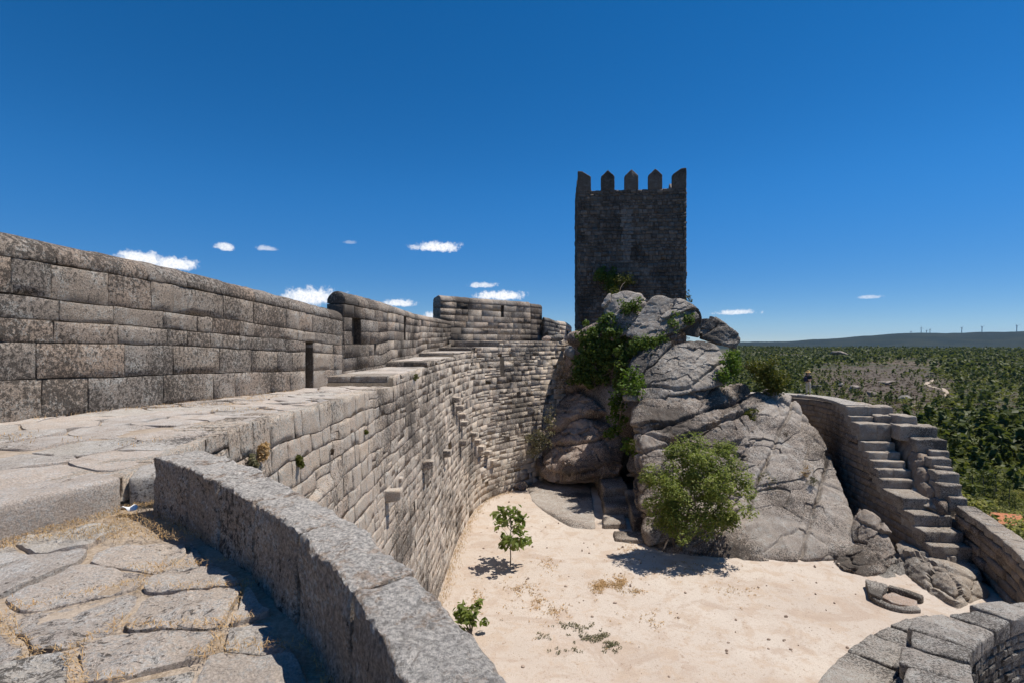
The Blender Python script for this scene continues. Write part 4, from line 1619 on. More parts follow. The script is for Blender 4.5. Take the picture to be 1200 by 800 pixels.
floor_rock('bedrock_pavement', 'broad flat sheet of bare bedrock on the courtyard floor under the overhang', [(613, 566), (636, 558), (694, 566), (700, 600), (702, 622), (672, 620), (640, 602), (622, 590)], .10, M_ROCKPALE, 51, amp=.05, crk=[((.9, .4, 0), [18.5], .06, .06)])
steps = thing('rock_cut_steps', 'rough steps cut into the rock, left of the bushy tree', 'steps')
for i, (poly, zt) in enumerate((([(696, 566), (724, 566), (738, 590), (706, 592)], 1.15), ([(704, 592), (738, 590), (744, 606), (708, 606)], .62), ([(706, 606), (732, 606), (735, 619), (706, 619)], .24), ([(730, 584), (752, 588), (764, 622), (742, 626)], .9), ([(718, 624), (756, 624), (758, 636), (720, 634)], .14))):
    o = floor_rock('rock_step', '', poly, zt, M_ROCK, 60 + i, amp=.05, sub=5, parent=steps, soft=34)

# ------------------------------------------------------------------ right rampart with its stair
rp = Path([(16.5, 39.6), (19.2, 39.1), (20.7, 38.5), (21.75, 37.2), (21.75, 35), (20.95, 32), (20.55, 28.5), (20.15, 24.7), (20.0, 23.0)], 1)   # courtyard face on the right of travel
stair_wall = thing('stair_wall', 'curving rampart wall on the right with a long flight of stone steps along its top', 'wall')
s_top = s_at = None


def rs_u(u):
    r = (u - 600) / 600
    gg = rp.p[:, 0] - r * rp.p[:, 1]
    k = np.where(np.sign(gg[:-1]) != np.sign(gg[1:]))[0][-1]
    t = gg[k] / (gg[k] - gg[k + 1])
    return rp.s[k] + t * (rp.s[k + 1] - rp.s[k])


# left ends of the treads: photo column and row of each tread's back-left corner
TR = [(992.5, 486, 493), (997, 493, 514), (1007.5, 515.5, 525), (1014, 527, 535), (1020, 537, 546), (1026, 547, 557.5), (1031.5, 559, 570), (1037, 571, 592), (1062, 595, 613), (1076, 615, 631), (1089, 634, 655)]
S_ = [rs_u(t[0]) for t in TR]
Z_ = [(400 - t[1]) / 600 * float(rp.y(s)) for t, s in zip(TR, S_)]
S_.append(rs_u(1098.5))
s992 = rs_u(991)
print('stair s', [round(x, 2) for x in S_], 'z', [round(z, 2) for z in Z_])


def rtop(s):
    s = np.asarray(s, float)
    y = rp.y(s)
    z = -3.95 + 0 * s
    for k in range(len(TR)):
        z = np.where(s > S_[k], Z_[k], z)
    return z


Wr = Wall(rp, lambda s, z: .05 * np.clip(-4 - z, 0, 9), .3)
rng = np.random.default_rng(91)
g = Geo()
for k in range(24):
    zk = -12.0 + .37 * k
    for (a, b, f0, f1) in Wr.lay(rng, 0, S_[-1], [(lambda s: zk + 0 * s, lambda s: zk + .37 + 0 * s)], .75):
        m = (a + b) / 2
        tp = min(float(rtop(a + .01)), float(rtop(b - .01)))
        if m > s992 - .2: tp -= .30
        else: tp -= .22
        if zk + .12 > tp: continue
        zt = min(zk + .37, tp)
        V, F = Wr.stone(rng, a, b, zk, zt, n=1, gap=.008, bev=.025, bulge=.02, rough=.012)
        g.add(V, F)
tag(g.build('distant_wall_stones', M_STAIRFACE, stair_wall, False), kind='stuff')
V, F = sweep(rp, np.linspace(0, S_[-1], 120), lambda s: [(-2.6, -16), (.32, -12.4), (-.12, -4.1), (-.12, min(-4.3, float(rtop(s + .25)) - .4)), (-2.6, min(-4.3, float(rtop(s + .25)) - .4))] if False else
             [(-2.7, -16), (.2 + .05 * 0, -12.4), (.05 * max(0, -4 - float(rtop(min(s + .3, S_[-1])))) - .1, float(rtop(min(s + .3, S_[-1]))) - .42), (-2.7, float(rtop(min(s + .3, S_[-1]))) - .42)], flip=True)
obj('wall_core', V, F, M_CORE, stair_wall, smooth=False)
# capping stones of the level part
x = 0.0
while x < s992 - .05:
    L = min(rng.uniform(1.0, 1.7), s992 - x)
    if s992 - x - L < .4: L = s992 - x
    V, F = block(rp, x, x + L, [(-1.1, -4.17), (.05, -4.17), (.05, -3.95), (-1.1, -3.95)], .18, .03, .025, 2.5, int(700 + x * 7), flip=True)
    obj('capping_stone', V, F, M_CAP, stair_wall)
    x += L
# wide landing slabs behind the capping and first steps
for i, (u, v, du, Y) in enumerate(()):
    pass


def stair_tread(k, s0, s1, z, w, seed):
    """one step: two or three stones side by side across the flight"""
    n = rng.integers(1, 3) if k not in (1, 7) else 2
    cuts = np.concatenate([[0], np.sort(rng.uniform(.35, .65, n - 1)) * w, [w]])
    for a, b in zip(cuts[:-1], cuts[1:]):
        zz = z + rng.normal(0, .012)
        # tread front slopes out a little on the right, as worn
        off = .05 * max(0, -4 - z)
        pr = [(off - b + .006, z - 1.0), (off + .02 - a - .006, z - 1.0), (off + .02 - a - .006, zz), (off - b + .006, zz)]
        V, F = block(rp, s0 - .05, s1 + .09, pr, .16, .04, .035, 2.6, seed + int(a * 10), flip=True)
        obj('step', V, F, M_STAIR, stair_wall)


TWID = [1.3, 1.75, 1.7, 1.7, 1.7, 1.75, 1.8, 1.8, 1.75, 1.75, 1.8]
prev = s992
for k in range(len(TR)):
    s0 = S_[k]
    s1 = S_[k + 1]
    stair_tread(k, s0, s1, Z_[k], TWID[k], 800 + 20 * k)
stair_tread(0, s992 - 2.6, S_[0], -4.02, 1.9, 1200)

# outer parapet: single blocks stepping down beside the stair
def pblock(lab_i, u0, u1, v0, v1, Y, depth, seed, mat=M_STAIR, rot=-.25, hgt=None):
    """stone block: photo box of its sunlit top and front, real size at distance Y"""
    x0, x1 = (u0 - 600) / 600 * Y, (u1 - 600) / 600 * Y
    zt = (400 - v0) / 600 * (Y + depth * .5)
    zb = (400 - v1) / 600 * Y
    c, s = math.cos(rot), math.sin(rot)
    L = x1 - x0
    pth = Path([(x0, Y), (x0 + L * c, Y + L * s)], side=-1, smooth=False)
    L *= .96
    V, F = block(pth, 0, L, [(0, zb - (hgt or .5)), (depth, zb - (hgt or .5)), (depth, zt), (0, zt)], .13, .05, .09, 1.6, seed)
    o = obj('parapet_block', V, F, mat, stair_wall)
    return o


PB_ = [(1020, 1044, 474, 485, 31.9, 1.0), (1027, 1051, 485, 497, 31.0, 1.0), (1050, 1072, 485, 499, 30.2, 1.1), (1054, 1094, 496, 511, 29.4, 1.2), (1074, 1107, 512, 527, 28.5, 1.0),
       (1091, 1111, 526, 535, 27.9, .8), (1091, 1112, 534.5, 544, 27.3, .8), (1098, 1116, 544, 553, 26.9, .8), (1098, 1122, 551, 565, 26.4, .9), (1101, 1126, 564, 581, 25.9, 1.0), (1113, 1131, 579, 594, 25.5, .9)]
for i, b in enumerate(PB_):
    pblock(i, *b, 900 + i, hgt=.22)
# rough inner filling of the parapet, below those blocks
for i, (u0, u1, v0, v1, Y) in enumerate(((1052, 1070, 500, 520, 30.0), (1062, 1086, 514, 532, 29.0), (1074, 1094, 530, 548, 28.0), (1080, 1102, 548, 566, 27.2), (1086, 1106, 566, 584, 26.4), (1038, 1054, 488, 499, 31), (1100, 1114, 586, 606, 25.4))):
    q = [P(u0, v1, Y), P(u1, v1, Y), P(u1, v0, Y + .3), P(u0 + 2, v0, Y + .3), P((u0 + u1) / 2, (v0 + v1) / 2, Y - .25)]
    q += [p + np.array([0.2, 1.0, 0]) for p in q[:4]] + [p + np.array([0, .3, -1.0]) for p in q[:2]]
    V, F = boulder(q, sub=5, soft=14, amp=.08, freq=1.3, seed=950 + i)
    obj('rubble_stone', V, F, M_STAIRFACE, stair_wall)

# lower outer parapet, running on towards the viewer
lp = Path([(21.9, 25.3), (21.3, 23.0), (20.6, 20.9), (19.4, 18.7), (17.9, 17.0)], 1)
low_par = thing('stair_parapet', 'rough low parapet wall running down beside the foot of the stair, at the right edge', 'wall')
rng = np.random.default_rng(95)
lpt = lambda s: np.interp(s, [0, lp.L * .25, lp.L * .62, lp.L * .63, lp.L], [-8.05, -8.3, -8.75, -9.0, -9.3])
x = 0
i = 0
while x < lp.L - .1:
    L = min(rng.uniform(.55, .85), lp.L - x)
    if x < lp.L * .62 < x + L: L = lp.L * .62 - x
    V, F = block(lp, x, x + L, lambda s: [(-.85, float(lpt(x + .3)) - .40), (.0, float(lpt(x + .3)) - .40), (.0, float(lpt(s)) + 0), (-.85, float(lpt(s)))], .12, .045, .05, 2.4, 1000 + i, flip=True)
    obj('capping_stone', V, F, M_STAIR, low_par)
    x += L; i += 1
Wl = Wall(lp, None, .3)
for k in range(5):
    for (a, b, f0, f1) in Wl.lay(rng, 0, lp.L, [(lambda s, k=k: lpt(s) - .42 - .42 * (k + 1), lambda s, k=k: lpt(s) - .42 - .42 * k)], .75):
        V, F = Wl.stone(rng, a, b, f0, f1, n=1, gap=.015, bev=.05, bulge=.05, rough=.03, out=rng.normal(0, .04))
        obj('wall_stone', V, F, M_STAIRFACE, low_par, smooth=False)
V, F = sweep(lp, np.linspace(0, lp.L, 20), lambda s: [(-.8, -16), (-.15, -16), (-.15, float(lpt(s)) - .3), (-.8, float(lpt(s)) - .3)], flip=True)
obj('wall_core', V, F, M_CORE, low_par, smooth=False)
# rocks at the foot of the stair
def foot_rock(label, front, mat, push=1.2, seed=0, sub=6, amp=.10, cat='rock', soft=18, fine=.03, name='rock', crk=()):
    q = [P(*f) for f in front]
    q += [p + np.array([.1, push, -.05]) for p in q]
    V, F = boulder(q, sub=sub, soft=soft * 2, amp=amp * .6, freq=1.0, fine=fine, seed=seed, cracks=crk, blocks=((.8, .20, .06, .10, .08),))
    return tag(obj(name, V, F, mat), label, cat)


foot_rock('tall knobbly boulder holding up the lowest step of the stair', [(1098, 722, 21.8), (1096, 690, 22.4), (1099, 662, 23.2), (1112, 655, 24.4), (1140, 656, 24.4), (1148, 668, 23.2), (1160, 690, 22.2), (1158, 722, 21.2), (1125, 730, 20.6), (1118, 690, 21.6), (1140, 676, 22.4)],
          M_STAIR, 2.6, 71, amp=.22)
foot_rock('upright pointed rock with brown moss in the shadow of the stair wall', [(1010, 664, 25.2), (1014, 640, 25.6), (1024, 602, 26.6), (1032, 606, 26.5), (1043, 630, 25.8), (1050, 660, 24.9), (1030, 668, 24.7)], M_ROCK, 1.4, 72, amp=.10)
foot_rock('flat sloping rock at the courtyard edge, left of the stone trough', [(986, 670, 24.6), (1000, 656, 25.2), (1014, 644, 25.6), (1030, 646, 25.2), (1046, 664, 24.7), (1030, 677, 24.0), (1008, 677, 24.1)], M_ROCK, 1.0, 73, amp=.08)
foot_rock('dark lumpy rock behind the stone trough', [(1028, 690, 23.2), (1034, 672, 24.2), (1058, 658, 24.8), (1066, 662, 24.8), (1073, 686, 23.6), (1070, 700, 23.2), (1046, 694, 23.0)], M_TURRET, 1.2, 74, amp=.10)
foot_rock('large rounded boulder lodged between the steps and the outer blocks', [(1080, 582, 26.6), (1084, 572, 27.0), (1092, 571, 27.0), (1104, 578, 26.4), (1113, 590, 25.9), (1116, 603, 25.3), (1098, 600, 25.6), (1082, 592, 26.2)], M_STAIR, 1.0, 75, amp=.06)
foot_rock('jumbled stone in the shade right of the lowest step', [(1143, 672, 23.6), (1146, 664, 24.0), (1152, 668, 23.8), (1156, 680, 23.2), (1148, 680, 23.2)], M_CAP, .6, 76, sub=5, amp=.05)

# stone trough: a basin hollowed in a flat stone
def trough():
    root = thing('stone_trough', 'low hollowed stone basin at the courtyard edge below the stair', 'trough')
    def gp(u, v): 
        Y = 600 * -(FLOOR_Z + .35) / (v - 400)
        return np.array([(u - 600) / 600 * Y, Y])
    a, b, c, d = gp(1014, 684), gp(1040, 700), gp(1079, 708), gp(1075, 690)
    e = gp(1040, 680)
    # rim: rounded wall running round the front
    rim = Path([tuple(gp(1016, 680)), tuple(gp(1022, 693)), tuple(gp(1040, 702)), tuple(gp(1060, 707)), tuple(gp(1079, 707))], 1)
    V, F = block(rim, 0, rim.L, [(-.30, FLOOR_Z - .3), (.0, FLOOR_Z - .3), (.05, FLOOR_Z + .15), (-.22, FLOOR_Z + .17)], .12, .06, .06, 1.8, 81, flip=True)
    obj('rim', V, F, M_CAP, root)
    bk = Path([tuple(gp(1040, 684)), tuple(gp(1058, 689)), tuple(gp(1079, 697))], 1)
    V, F = block(bk, 0, bk.L, [(-.3, FLOOR_Z - .3), (.0, FLOOR_Z - .3), (0.0, FLOOR_Z + .26), (-.3, FLOOR_Z + .26)], .12, .05, .05, 2, 82, flip=True)
    obj('back_slab', V, F, M_STAIR, root)
    q = [(*gp(1030, 690), FLOOR_Z - .2), (*gp(1045, 699), FLOOR_Z - .2), (*gp(1076, 704), FLOOR_Z - .2), (*gp(1076, 696), FLOOR_Z - .2), (*gp(1046, 686), FLOOR_Z - .2)]
    q += [(x, y, FLOOR_Z + .12) for x, y, z in q]
    V, F = boulder(q, sub=4, soft=20, amp=.03, seed=83)
    obj('basin_floor', V, F, M_ROCKPINK, root)
    q = [(*gp(1014, 676), FLOOR_Z - .2), (*gp(1018, 692), FLOOR_Z - .2), (*gp(1032, 698), FLOOR_Z - .2), (*gp(1040, 682), FLOOR_Z - .2)]
    q += [(x, y, FLOOR_Z + .30) for x, y, z in q]
    V, F = boulder(q, sub=5, soft=20, amp=.06, seed=84)
    obj('side_stone', V, F, M_CAP, root)


trough()

# ------------------------------------------------------------------ round turret at lower right
RZ = -8.0


def zp(u, v, z):
    Y = 600 * -z / (v - 400)
    return ((u - 600) / 600 * Y, Y)


rt_in = [zp(1260, 716, RZ), zp(1215, 718, RZ), zp(1185, 727, RZ), zp(1160, 740, RZ), zp(1141, 758, RZ), zp(1136, 776, RZ), zp(1141, 805, RZ), zp(1160, 850, RZ), zp(1215, 930, RZ)]
rt_out = [zp(1260, 702, RZ), zp(1205, 702.5, RZ), zp(1160, 706, RZ), zp(1128, 711, RZ), zp(1090, 717, RZ), zp(1064, 726, RZ), zp(1062, 765, RZ), zp(1056, 806, RZ), zp(1066, 860, RZ)]
rin = Path(rt_in, -1)       # travel: from far right round to near; inside is on the left
rng = np.random.default_rng(101)
ring_ = thing('round_turret', 'ring of massive grey capping slabs on a dark hollow round turret at lower right', 'turret')
# widths towards the outside
def ring_width(s):
    f = s / rin.L
    pts_o = Path(rt_out, 1)
    x, y = rin.xy(np.array(s), 0.0)
    d = np.hypot(pts_o.p[:, 0] - x, pts_o.p[:, 1] - y)
    return float(d.min())


cut = [0, 1.3, 2.5, 3.5, 4.4, 5.2, 6.0, 6.9, rin.L]
for i, (a, b) in enumerate(zip(cut[:-1], cut[1:])):
    if b > rin.L: b = rin.L
    w0, w1 = ring_width(a), ring_width(b)

    def prof(s):
        w = w0 + (w1 - w0) * (s - a) / max(.01, b - a) + .12 * math.sin(i * 2.3)
        zt = RZ + .05 * math.sin(i * 1.7)
        return [(-w, RZ - .5), (.03, RZ - .5), (.03, zt), (-w, zt - .04)]
    V, F = block(rin, a, b, prof, .09, .05, .05, 2.4, 1100 + i, gap=.012)
    obj('capping_slab', V, F, M_CAP, ring_)
Wi = Wall(rin, None, .2)
g = Geo()
for k in range(16):
    for (a, b, f0, f1) in Wi.lay(rng, 0, rin.L, [(lambda s, k=k: RZ - .5 - .24 * (k + 1) + 0 * s, lambda s, k=k: RZ - .5 - .24 * k + 0 * s)], .34):
        V, F = Wi.stone(rng, a, b, f0, f1, n=1, gap=.012, bev=.03, bulge=.03, rough=.02, out=rng.normal(-.02, .02))
        g.add(V, F)
tag(g.build('inner_stones', M_TURRET, ring_), kind='stuff')
V, F = sweep(rin, np.linspace(0, rin.L, 40), lambda s: [(-ring_width(s) * .9, -14), (-.14, -14), (-.14, RZ - .3), (-ring_width(s) * .9, RZ - .3)])
obj('wall_core', V, F, M_CORE, ring_, smooth=False)
# outer face stones
ro = Path(rt_out, 1)
Wo = Wall(ro, None, .25)
g = Geo()
for k in range(8):
    for (a, b, f0, f1) in Wo.lay(rng, 0, ro.L, [(lambda s, k=k: RZ - .5 - .42 * (k + 1) + 0 * s, lambda s, k=k: RZ - .5 - .42 * k + 0 * s)], .7):
        V, F = Wo.stone(rng, a, b, f0, f1, n=1, gap=.012, bev=.03, bulge=.03, rough=.02)
        g.add(V, F)
tag(g.build('outer_stones', M_TURRET, ring_), kind='stuff')

# broad lower ledge left of the turret
LZ = -9.3
led = Path([zp(1085, 716, LZ), zp(1050, 724, LZ), zp(1015, 742, LZ), zp(985, 763, LZ), zp(962, 785, LZ), zp(947, 808, LZ), zp(935, 840, LZ), zp(930, 900, LZ)], -1)
ledge = thing('stone_ledge', 'curved ledge of flat grey slabs between the sandy courtyard and the round turret', 'ledge')
cut = [0, .9, 1.9, 2.9, 3.8, 4.6, led.L]
for i, (a, b) in enumerate(zip(cut[:-1], cut[1:])):
    nrow = 2
    ww = [0, 1.25 + .2 * math.sin(i * 3), 2.7]
    for j in range(nrow):
        zt = LZ + .03 * math.sin(i * 2 + j)
        e0, e1 = ww[j], ww[j + 1]
        V, F = block(led, a + .0, b, [(e0 + .01, LZ - 2.2 if j == 0 else LZ - .4), (e1 - .01, LZ - .4 if j else LZ - 2.2), (e1 - .01, zt - .02), (e0 + .01, zt - (.10 if j == 0 else 0))], .12, .05, .055, 2.0, 1150 + i * 3 + j, gap=.012)
        obj('ledge_slab', V, F, M_CAP, ledge)

# ------------------------------------------------------------------ plants
rng = np.random.default_rng(201)


def clump_set(center, rad, n, rng, seed=0, csize=(.35, .6), lo=-1.0):
    """clump centres spread unevenly through an ellipsoid"""
    out, rr = [], []
    t = 0
    while len(out) < n and t < n * 60:
        t += 1
        d = rng.normal(0, 1, 3); d /= np.linalg.norm(d)
        r = rng.random() ** .45
        bump = 1 + .28 * float(vnoise(d * 2.2, seed))
        q = d * r * bump
        if q[2] < lo: continue
        if float(vnoise(q * 2.6 + seed, seed + 5)) < -.12: continue
        out.append(center + q * rad); rr.append(rng.uniform(*csize))
    return np.array(out), np.array(rr)[:, None] * np.ones(3)


def bush(name, label, cat, center, rad, nclump, per, leaf, mat, seed, base=None, stems=6, csize=(.3, .55), group=None, up=.5, aspect=.55, lo=-1.0, r0=.05, droop=0.0):
    rng = np.random.default_rng(seed)
    root = thing(name, label, cat, group)
    cc, cr = clump_set(np.asarray(center, float), np.asarray(rad, float), nclump, rng, seed, csize, lo)
    V, F = leaves(cc, cr, per, leaf, rng, aspect=aspect, up=up, droop=droop)
    obj('foliage', V, F, mat, root)
    if base is None: base = np.asarray(center, float) - np.array([0, 0, rad[2]])
    base = np.asarray(base, float)
    for i in range(stems):
        tgt = cc[rng.integers(len(cc))]
        mid = base + (tgt - base) * .5 + rng.normal(0, .12, 3) * np.linalg.norm(tgt - base) * .5
        t = np.linspace(0, 1, 7)[:, None]
        pts = (1 - t) ** 2 * base + 2 * t * (1 - t) * mid + t ** 2 * tgt
        V, F = tube(pts, r0 * rng.uniform(.6, 1), .006, 6)
        obj('stem', V, F, M_BARK, root)
    return root


# the bushy tree in the courtyard
tb = P(797, 637, 27.0); tb[2] = FLOOR_Z - .1
tree = thing('bushy_tree', 'broad leafy green bush-like tree growing at the foot of the rock', 'tree')
rngt = np.random.default_rng(301)
cc, cr = [], []
for (u, v, Y, ru, rv, rd, n) in ((814, 572, 26.2, 44, 48, 2.0, 56), (782, 580, 26.0, 26, 38, 1.5, 27), (848, 583, 26.0, 27, 30, 1.4, 25), (804, 538, 26.8, 28, 24, 1.3, 17), (842, 545, 26.8, 26, 26, 1.2, 18), (806, 613, 25.6, 40, 14, 1.4, 20), (868, 568, 26.4, 9, 13, .6, 5), (764, 557, 26.6, 11, 11, .6, 5), (857, 606, 25.6, 15, 11, .7, 6), (820, 520, 27.2, 11, 8, .6, 4), (852, 528, 27.0, 9, 9, .5, 4), (788, 526, 27.0, 8, 8, .5, 3)):
    a, b = clump_set(P(u, v, Y), np.array([ru / 600 * Y, rd, rv / 600 * Y]), n, rngt, int(u), (.28, .55))
    cc.append(a); cr.append(b)
cc = np.concatenate(cc); cr = np.concatenate(cr)
V, F = leaves(cc, cr, 120, .155, rngt, aspect=.5, up=1.2)
obj('crown', V, F, M_BUSH, tree)
for i in range(11):
    tgt = cc[rngt.integers(len(cc))]
    mid = tb + (tgt - tb) * .45 + rngt.normal(0, .3, 3)
    t = np.linspace(0, 1, 9)[:, None]
    V, F = tube((1 - t) ** 2 * (tb + rngt.normal(0, .08, 3) * [1, 1, 0]) + 2 * t * (1 - t) * mid + t ** 2 * tgt, .085 if i < 4 else .05, .012, 7)
    obj('trunk' if i < 4 else 'branch', V, F, M_BARK, tree)
dl = np.array([P(777, 646, 26.8), P(792, 622, 27.6)]); dl[:, 2] = [FLOOR_Z + .05, FLOOR_Z + 1.2]
V, F = tube(np.linspace(dl[0], dl[1], 4), .07, .05, 6)
tag(obj('fallen_branch', V, F, M_BARK), 'pale dead branch leaning under the bushy tree', 'branch')

# sapling
sb = P(598, 662.5, 25.14)
sap = thing('sapling', 'slender young tree with large leaves standing alone on the sand', 'tree')
V, F = tube([sb + [0, 0, -.1], sb + [.02, 0, .5], sb + [-.02, .03, 1.1], sb + [.03, 0, 1.8], sb + [.02, 0, 2.6]], .035, .012, 7)
obj('trunk', V, F, M_BARK, sap)
rs = np.random.default_rng(17)
cc = []
for i in range(24):
    z = rs.uniform(1.0, 3.1)
    wdt = 1.12 * math.sqrt(max(.05, 1 - ((z - 1.9) / 1.25) ** 2))
    th = i * 2.4
    rr_ = wdt * rs.uniform(.4, 1.0)
    tip = sb + [rr_ * math.cos(th), rr_ * math.sin(th), z]
    if tip[0] < sb[0] - .8: tip[0] = sb[0] - .75
    st = sb + [.01, 0, max(.8, z - .45)]
    V, F = tube([st, st * .5 + tip * .5 + [0, 0, .06], tip], .012, .004, 5)
    obj('branch', V, F, M_BARK, sap)
    cc.append(tip)
    if i % 2: cc.append(st * .4 + tip * .6)
V, F = leaves(cc, np.full((len(cc), 3), .26), 10, .34, rs, aspect=.55, up=1.1, fold=.08, droop=.3)
obj('crown', V, F, M_BUSH, sap)

# plant peeping up behind the parapet
q = P(552, 742, 19.3); q[2] = FLOOR_Z
bush('shrub', 'small green leafy plant peeping out behind the curved parapet', 'plant', q + [0, 0, .55], (.62, .5, .6), 12, 16, .28, M_BUSH, 401, q, 5, (.16, .28), up=.9)

# ivy and growth on the rock
def ivy(name, label, cat, spots, per, leaf, mat, seed, depth=.35, stems=5, aspect=.8, cs=(.28, .5), up=.3):
    rng = np.random.default_rng(seed)
    root = thing(name, label, cat)
    cc, cr = [], []
    for (u, v, Y, ru, rv, n) in spots:
        for _ in range(n):
            d = rng.normal(0, .5, 2)
            if np.hypot(*d) > 1.1: continue
            cc.append(P(u + d[0] * ru, v + d[1] * rv, Y + rng.uniform(-1, 1) * depth)); cr.append(np.full(3, rng.uniform(*cs)))
    V, F = leaves(cc, cr, per, leaf, rng, aspect=aspect, up=up)
    obj('foliage', V, F, mat, root)
    for i in range(stems):
        a, b = cc[rng.integers(len(cc))], cc[rng.integers(len(cc))]
        t = np.linspace(0, 1, 6)[:, None]
        V, F = tube(a * (1 - t) + b * t + rng.normal(0, .1, (6, 3)), .03, .012, 5)
        obj('stem', V, F, M_BARK, root)
    return root


ivy('ivy', 'dense dark green ivy mass spilling down the left side of the outcrop', 'ivy',
    [(706, 400, 40.3, 30, 30, 80), (694, 424, 40.6, 26, 28, 60), (722, 392, 39.8, 18, 18, 18), (712, 376, 40.8, 14, 12, 14), (690, 446, 41.0, 20, 10, 14), (676, 438, 41.6, 10, 12, 8), (735, 412, 37.8, 16, 10, 16), (726, 438, 37.6, 12, 18, 16)], 46, .24, M_IVY, 411)
ivy('ivy', 'lighter green creeper trailing down the cleft between the rock masses', 'ivy', [(724, 478, 37.2, 12, 22, 20), (720, 500, 36.8, 9, 12, 8), (740, 440, 34.6, 12, 12, 10), (738, 520, 33.6, 6, 14, 7), (744, 455, 34.0, 12, 8, 8)], 30, .22, M_BRIGHT, 412)
ivy('ivy', 'green creeper growing across the top boulders under the tower', 'ivy', [(742, 357, 40.0, 14, 8, 14), (733, 362, 40.0, 10, 8, 8), (800, 374, 37.9, 14, 8, 12), (790, 381, 37.4, 12, 5, 8), (760, 402, 36.6, 18, 8, 16), (745, 408, 36.3, 12, 10, 10), (775, 398, 36.9, 10, 5, 5)], 30, .2, M_IVY, 413, stems=3)
ivy('tower_shrub', 'dark green ivy with a yellow bush at the foot of the tower wall', 'shrub', [(712, 325, 50.1, 18, 9, 26), (718, 336, 49.9, 10, 10, 14), (706, 318, 50.2, 8, 5, 7)], 34, .2, M_IVY, 414, stems=3)
ivy('shrub', 'yellow green dry bush at the foot of the tower wall, above the pale rock', 'shrub', [(733, 329, 49.4, 13, 7, 24), (724, 346, 42.2, 12, 6, 12)], 30, .17, M_BROOM, 415, stems=2)
ivy('shrub', 'wispy green plant at the right corner of the tower base', 'shrub', [(807, 353, 48.6, 4, 11, 9)], 16, .16, M_BROOM, 416, stems=3, cs=(.15, .3))
ivy('shrub', 'bright yellow green upright bush on the right shoulder of the outcrop', 'shrub', [(855, 428, 35.2, 12, 18, 26), (858, 415, 35.4, 9, 10, 10), (850, 442, 34.7, 8, 8, 8)], 36, .18, M_BRIGHT, 417, stems=4)
ivy('shrub', 'large round yellowish shrub at the right edge of the outcrop, before the distant woods', 'shrub', [(901, 440, 36.0, 22, 22, 46), (888, 432, 36.2, 12, 14, 12), (912, 450, 35.6, 11, 10, 12)], 44, .17, M_BROOM, 418, stems=5)
ivy('shrub', 'small yellow green bush in a crack on the outcrop, below the upright bush', 'shrub', [(880, 487, 33.6, 8, 12, 12)], 28, .15, M_BROOM, 419, stems=2, cs=(.18, .32))
ivy('dry_shrub', 'brownish dry shrub beside the right side of the bushy tree', 'shrub', [(896, 578, 29.6, 13, 17, 22), (890, 565, 30, 8, 8, 8)], 30, .14, M_GREY, 420, stems=4)
ivy('dry_shrub', 'grey green bushy herb hanging on the rock beside the curtain wall foot', 'shrub', [(634, 512, 38.0, 14, 16, 24), (628, 526, 37.8, 9, 8, 10), (645, 492, 38.0, 7, 12, 8)], 30, .14, M_GREY, 421, stems=2)
ivy('dry_grass_tuft', 'brown dry tuft where the wall top meets the rock', 'plant', [(659, 436, 39.4, 9, 16, 22), (654, 452, 39.2, 6, 8, 7)], 28, .18, M_HEATH, 422, stems=2, aspect=.25)
ivy('dry_grass_tuft', 'pinkish brown dry heather on the slab below the topmost boulder', 'plant', [(782, 402, 36.9, 11, 4, 12), (800, 394, 37.4, 8, 4, 7)], 24, .14, M_HEATH, 423, stems=1, aspect=.3, cs=(.15, .28))
for i, (lab, u, v, Y, r, mt) in enumerate((('tiny brown tuft in the middle of the rock face', 838, 493, 32.4, 5, M_HEATH), ('brown tuft on the rock face just above the bushy tree', 790, 513, 30.4, 4, M_HEATH), ('small dry tuft left of the crown of the bushy tree', 741, 521, 31.6, 5, M_BROOM), ('brown tuft in a crack high on the pale slope', 921, 508, 32.6, 5, M_HEATH),
                                           ('straw coloured tuft low on the pale rock slope', 944, 552, 30.0, 6, M_DRY), ('green and brown tuft on the pale slope beside the straw tuft', 952, 562, 29.4, 5, M_GREY), ('dark dry tuft on the rock below the shrub in the crack', 882, 509, 32.6, 6, M_HEATH), ('brown grass at the top of the pale slope', 896, 532, 31.9, 5, M_HEATH))):
    ivy('dry_grass_tuft', lab, 'plant', [(u, v, Y, r, r, 9)], 22, .12, mt, 430 + i, stems=1, aspect=.25, cs=(.12, .24), depth=.2)

# plants rooted in the curtain wall
def wall_plant(lab, u, v, r, mat, leaf, seed, per=24, n=8, aspect=.3, cs=.5):
    s = su(u)
    for _ in range(5):
        y = float(curt_path.y(s)); z = (400 - v) / 600 * y
        pt = curt.pt(np.array(s), np.array(z), .0)
        s += float(((u - 600) / 600 * pt[1] - pt[0]) / .5) if False else 0
    # place on the face: scan s for the column
    ss = np.linspace(0.2, curt_path.L - .2, 900)
    yy = curt_path.y(ss); zz = (400 - v) / 600 * yy
    pp = curt.pt(ss, zz, .06)
    k = np.argmin(np.abs(pp[:, 0] / pp[:, 1] - (u - 600) / 600) + (pp[:, 1] > 33) * 0)
    c = pp[k]; sz = r / 600 * c[1]
    rng = np.random.default_rng(seed)
    root = thing('wall_plant', lab, 'plant')
    cc = c + rng.normal(0, .5, (n, 3)) * sz * np.array([.5, .8, 1])
    V, F = leaves(cc, np.full((n, 3), sz * cs), per, leaf, rng, aspect=aspect, up=.4)
    obj('foliage', V, F, mat, root)
    V, F = tube([c + [-.1, 0, -sz * .4], c + [.02, 0, 0], c + [.05, 0, sz * .5]], .008, .004, 5)
    obj('stem', V, F, M_BARK, root)


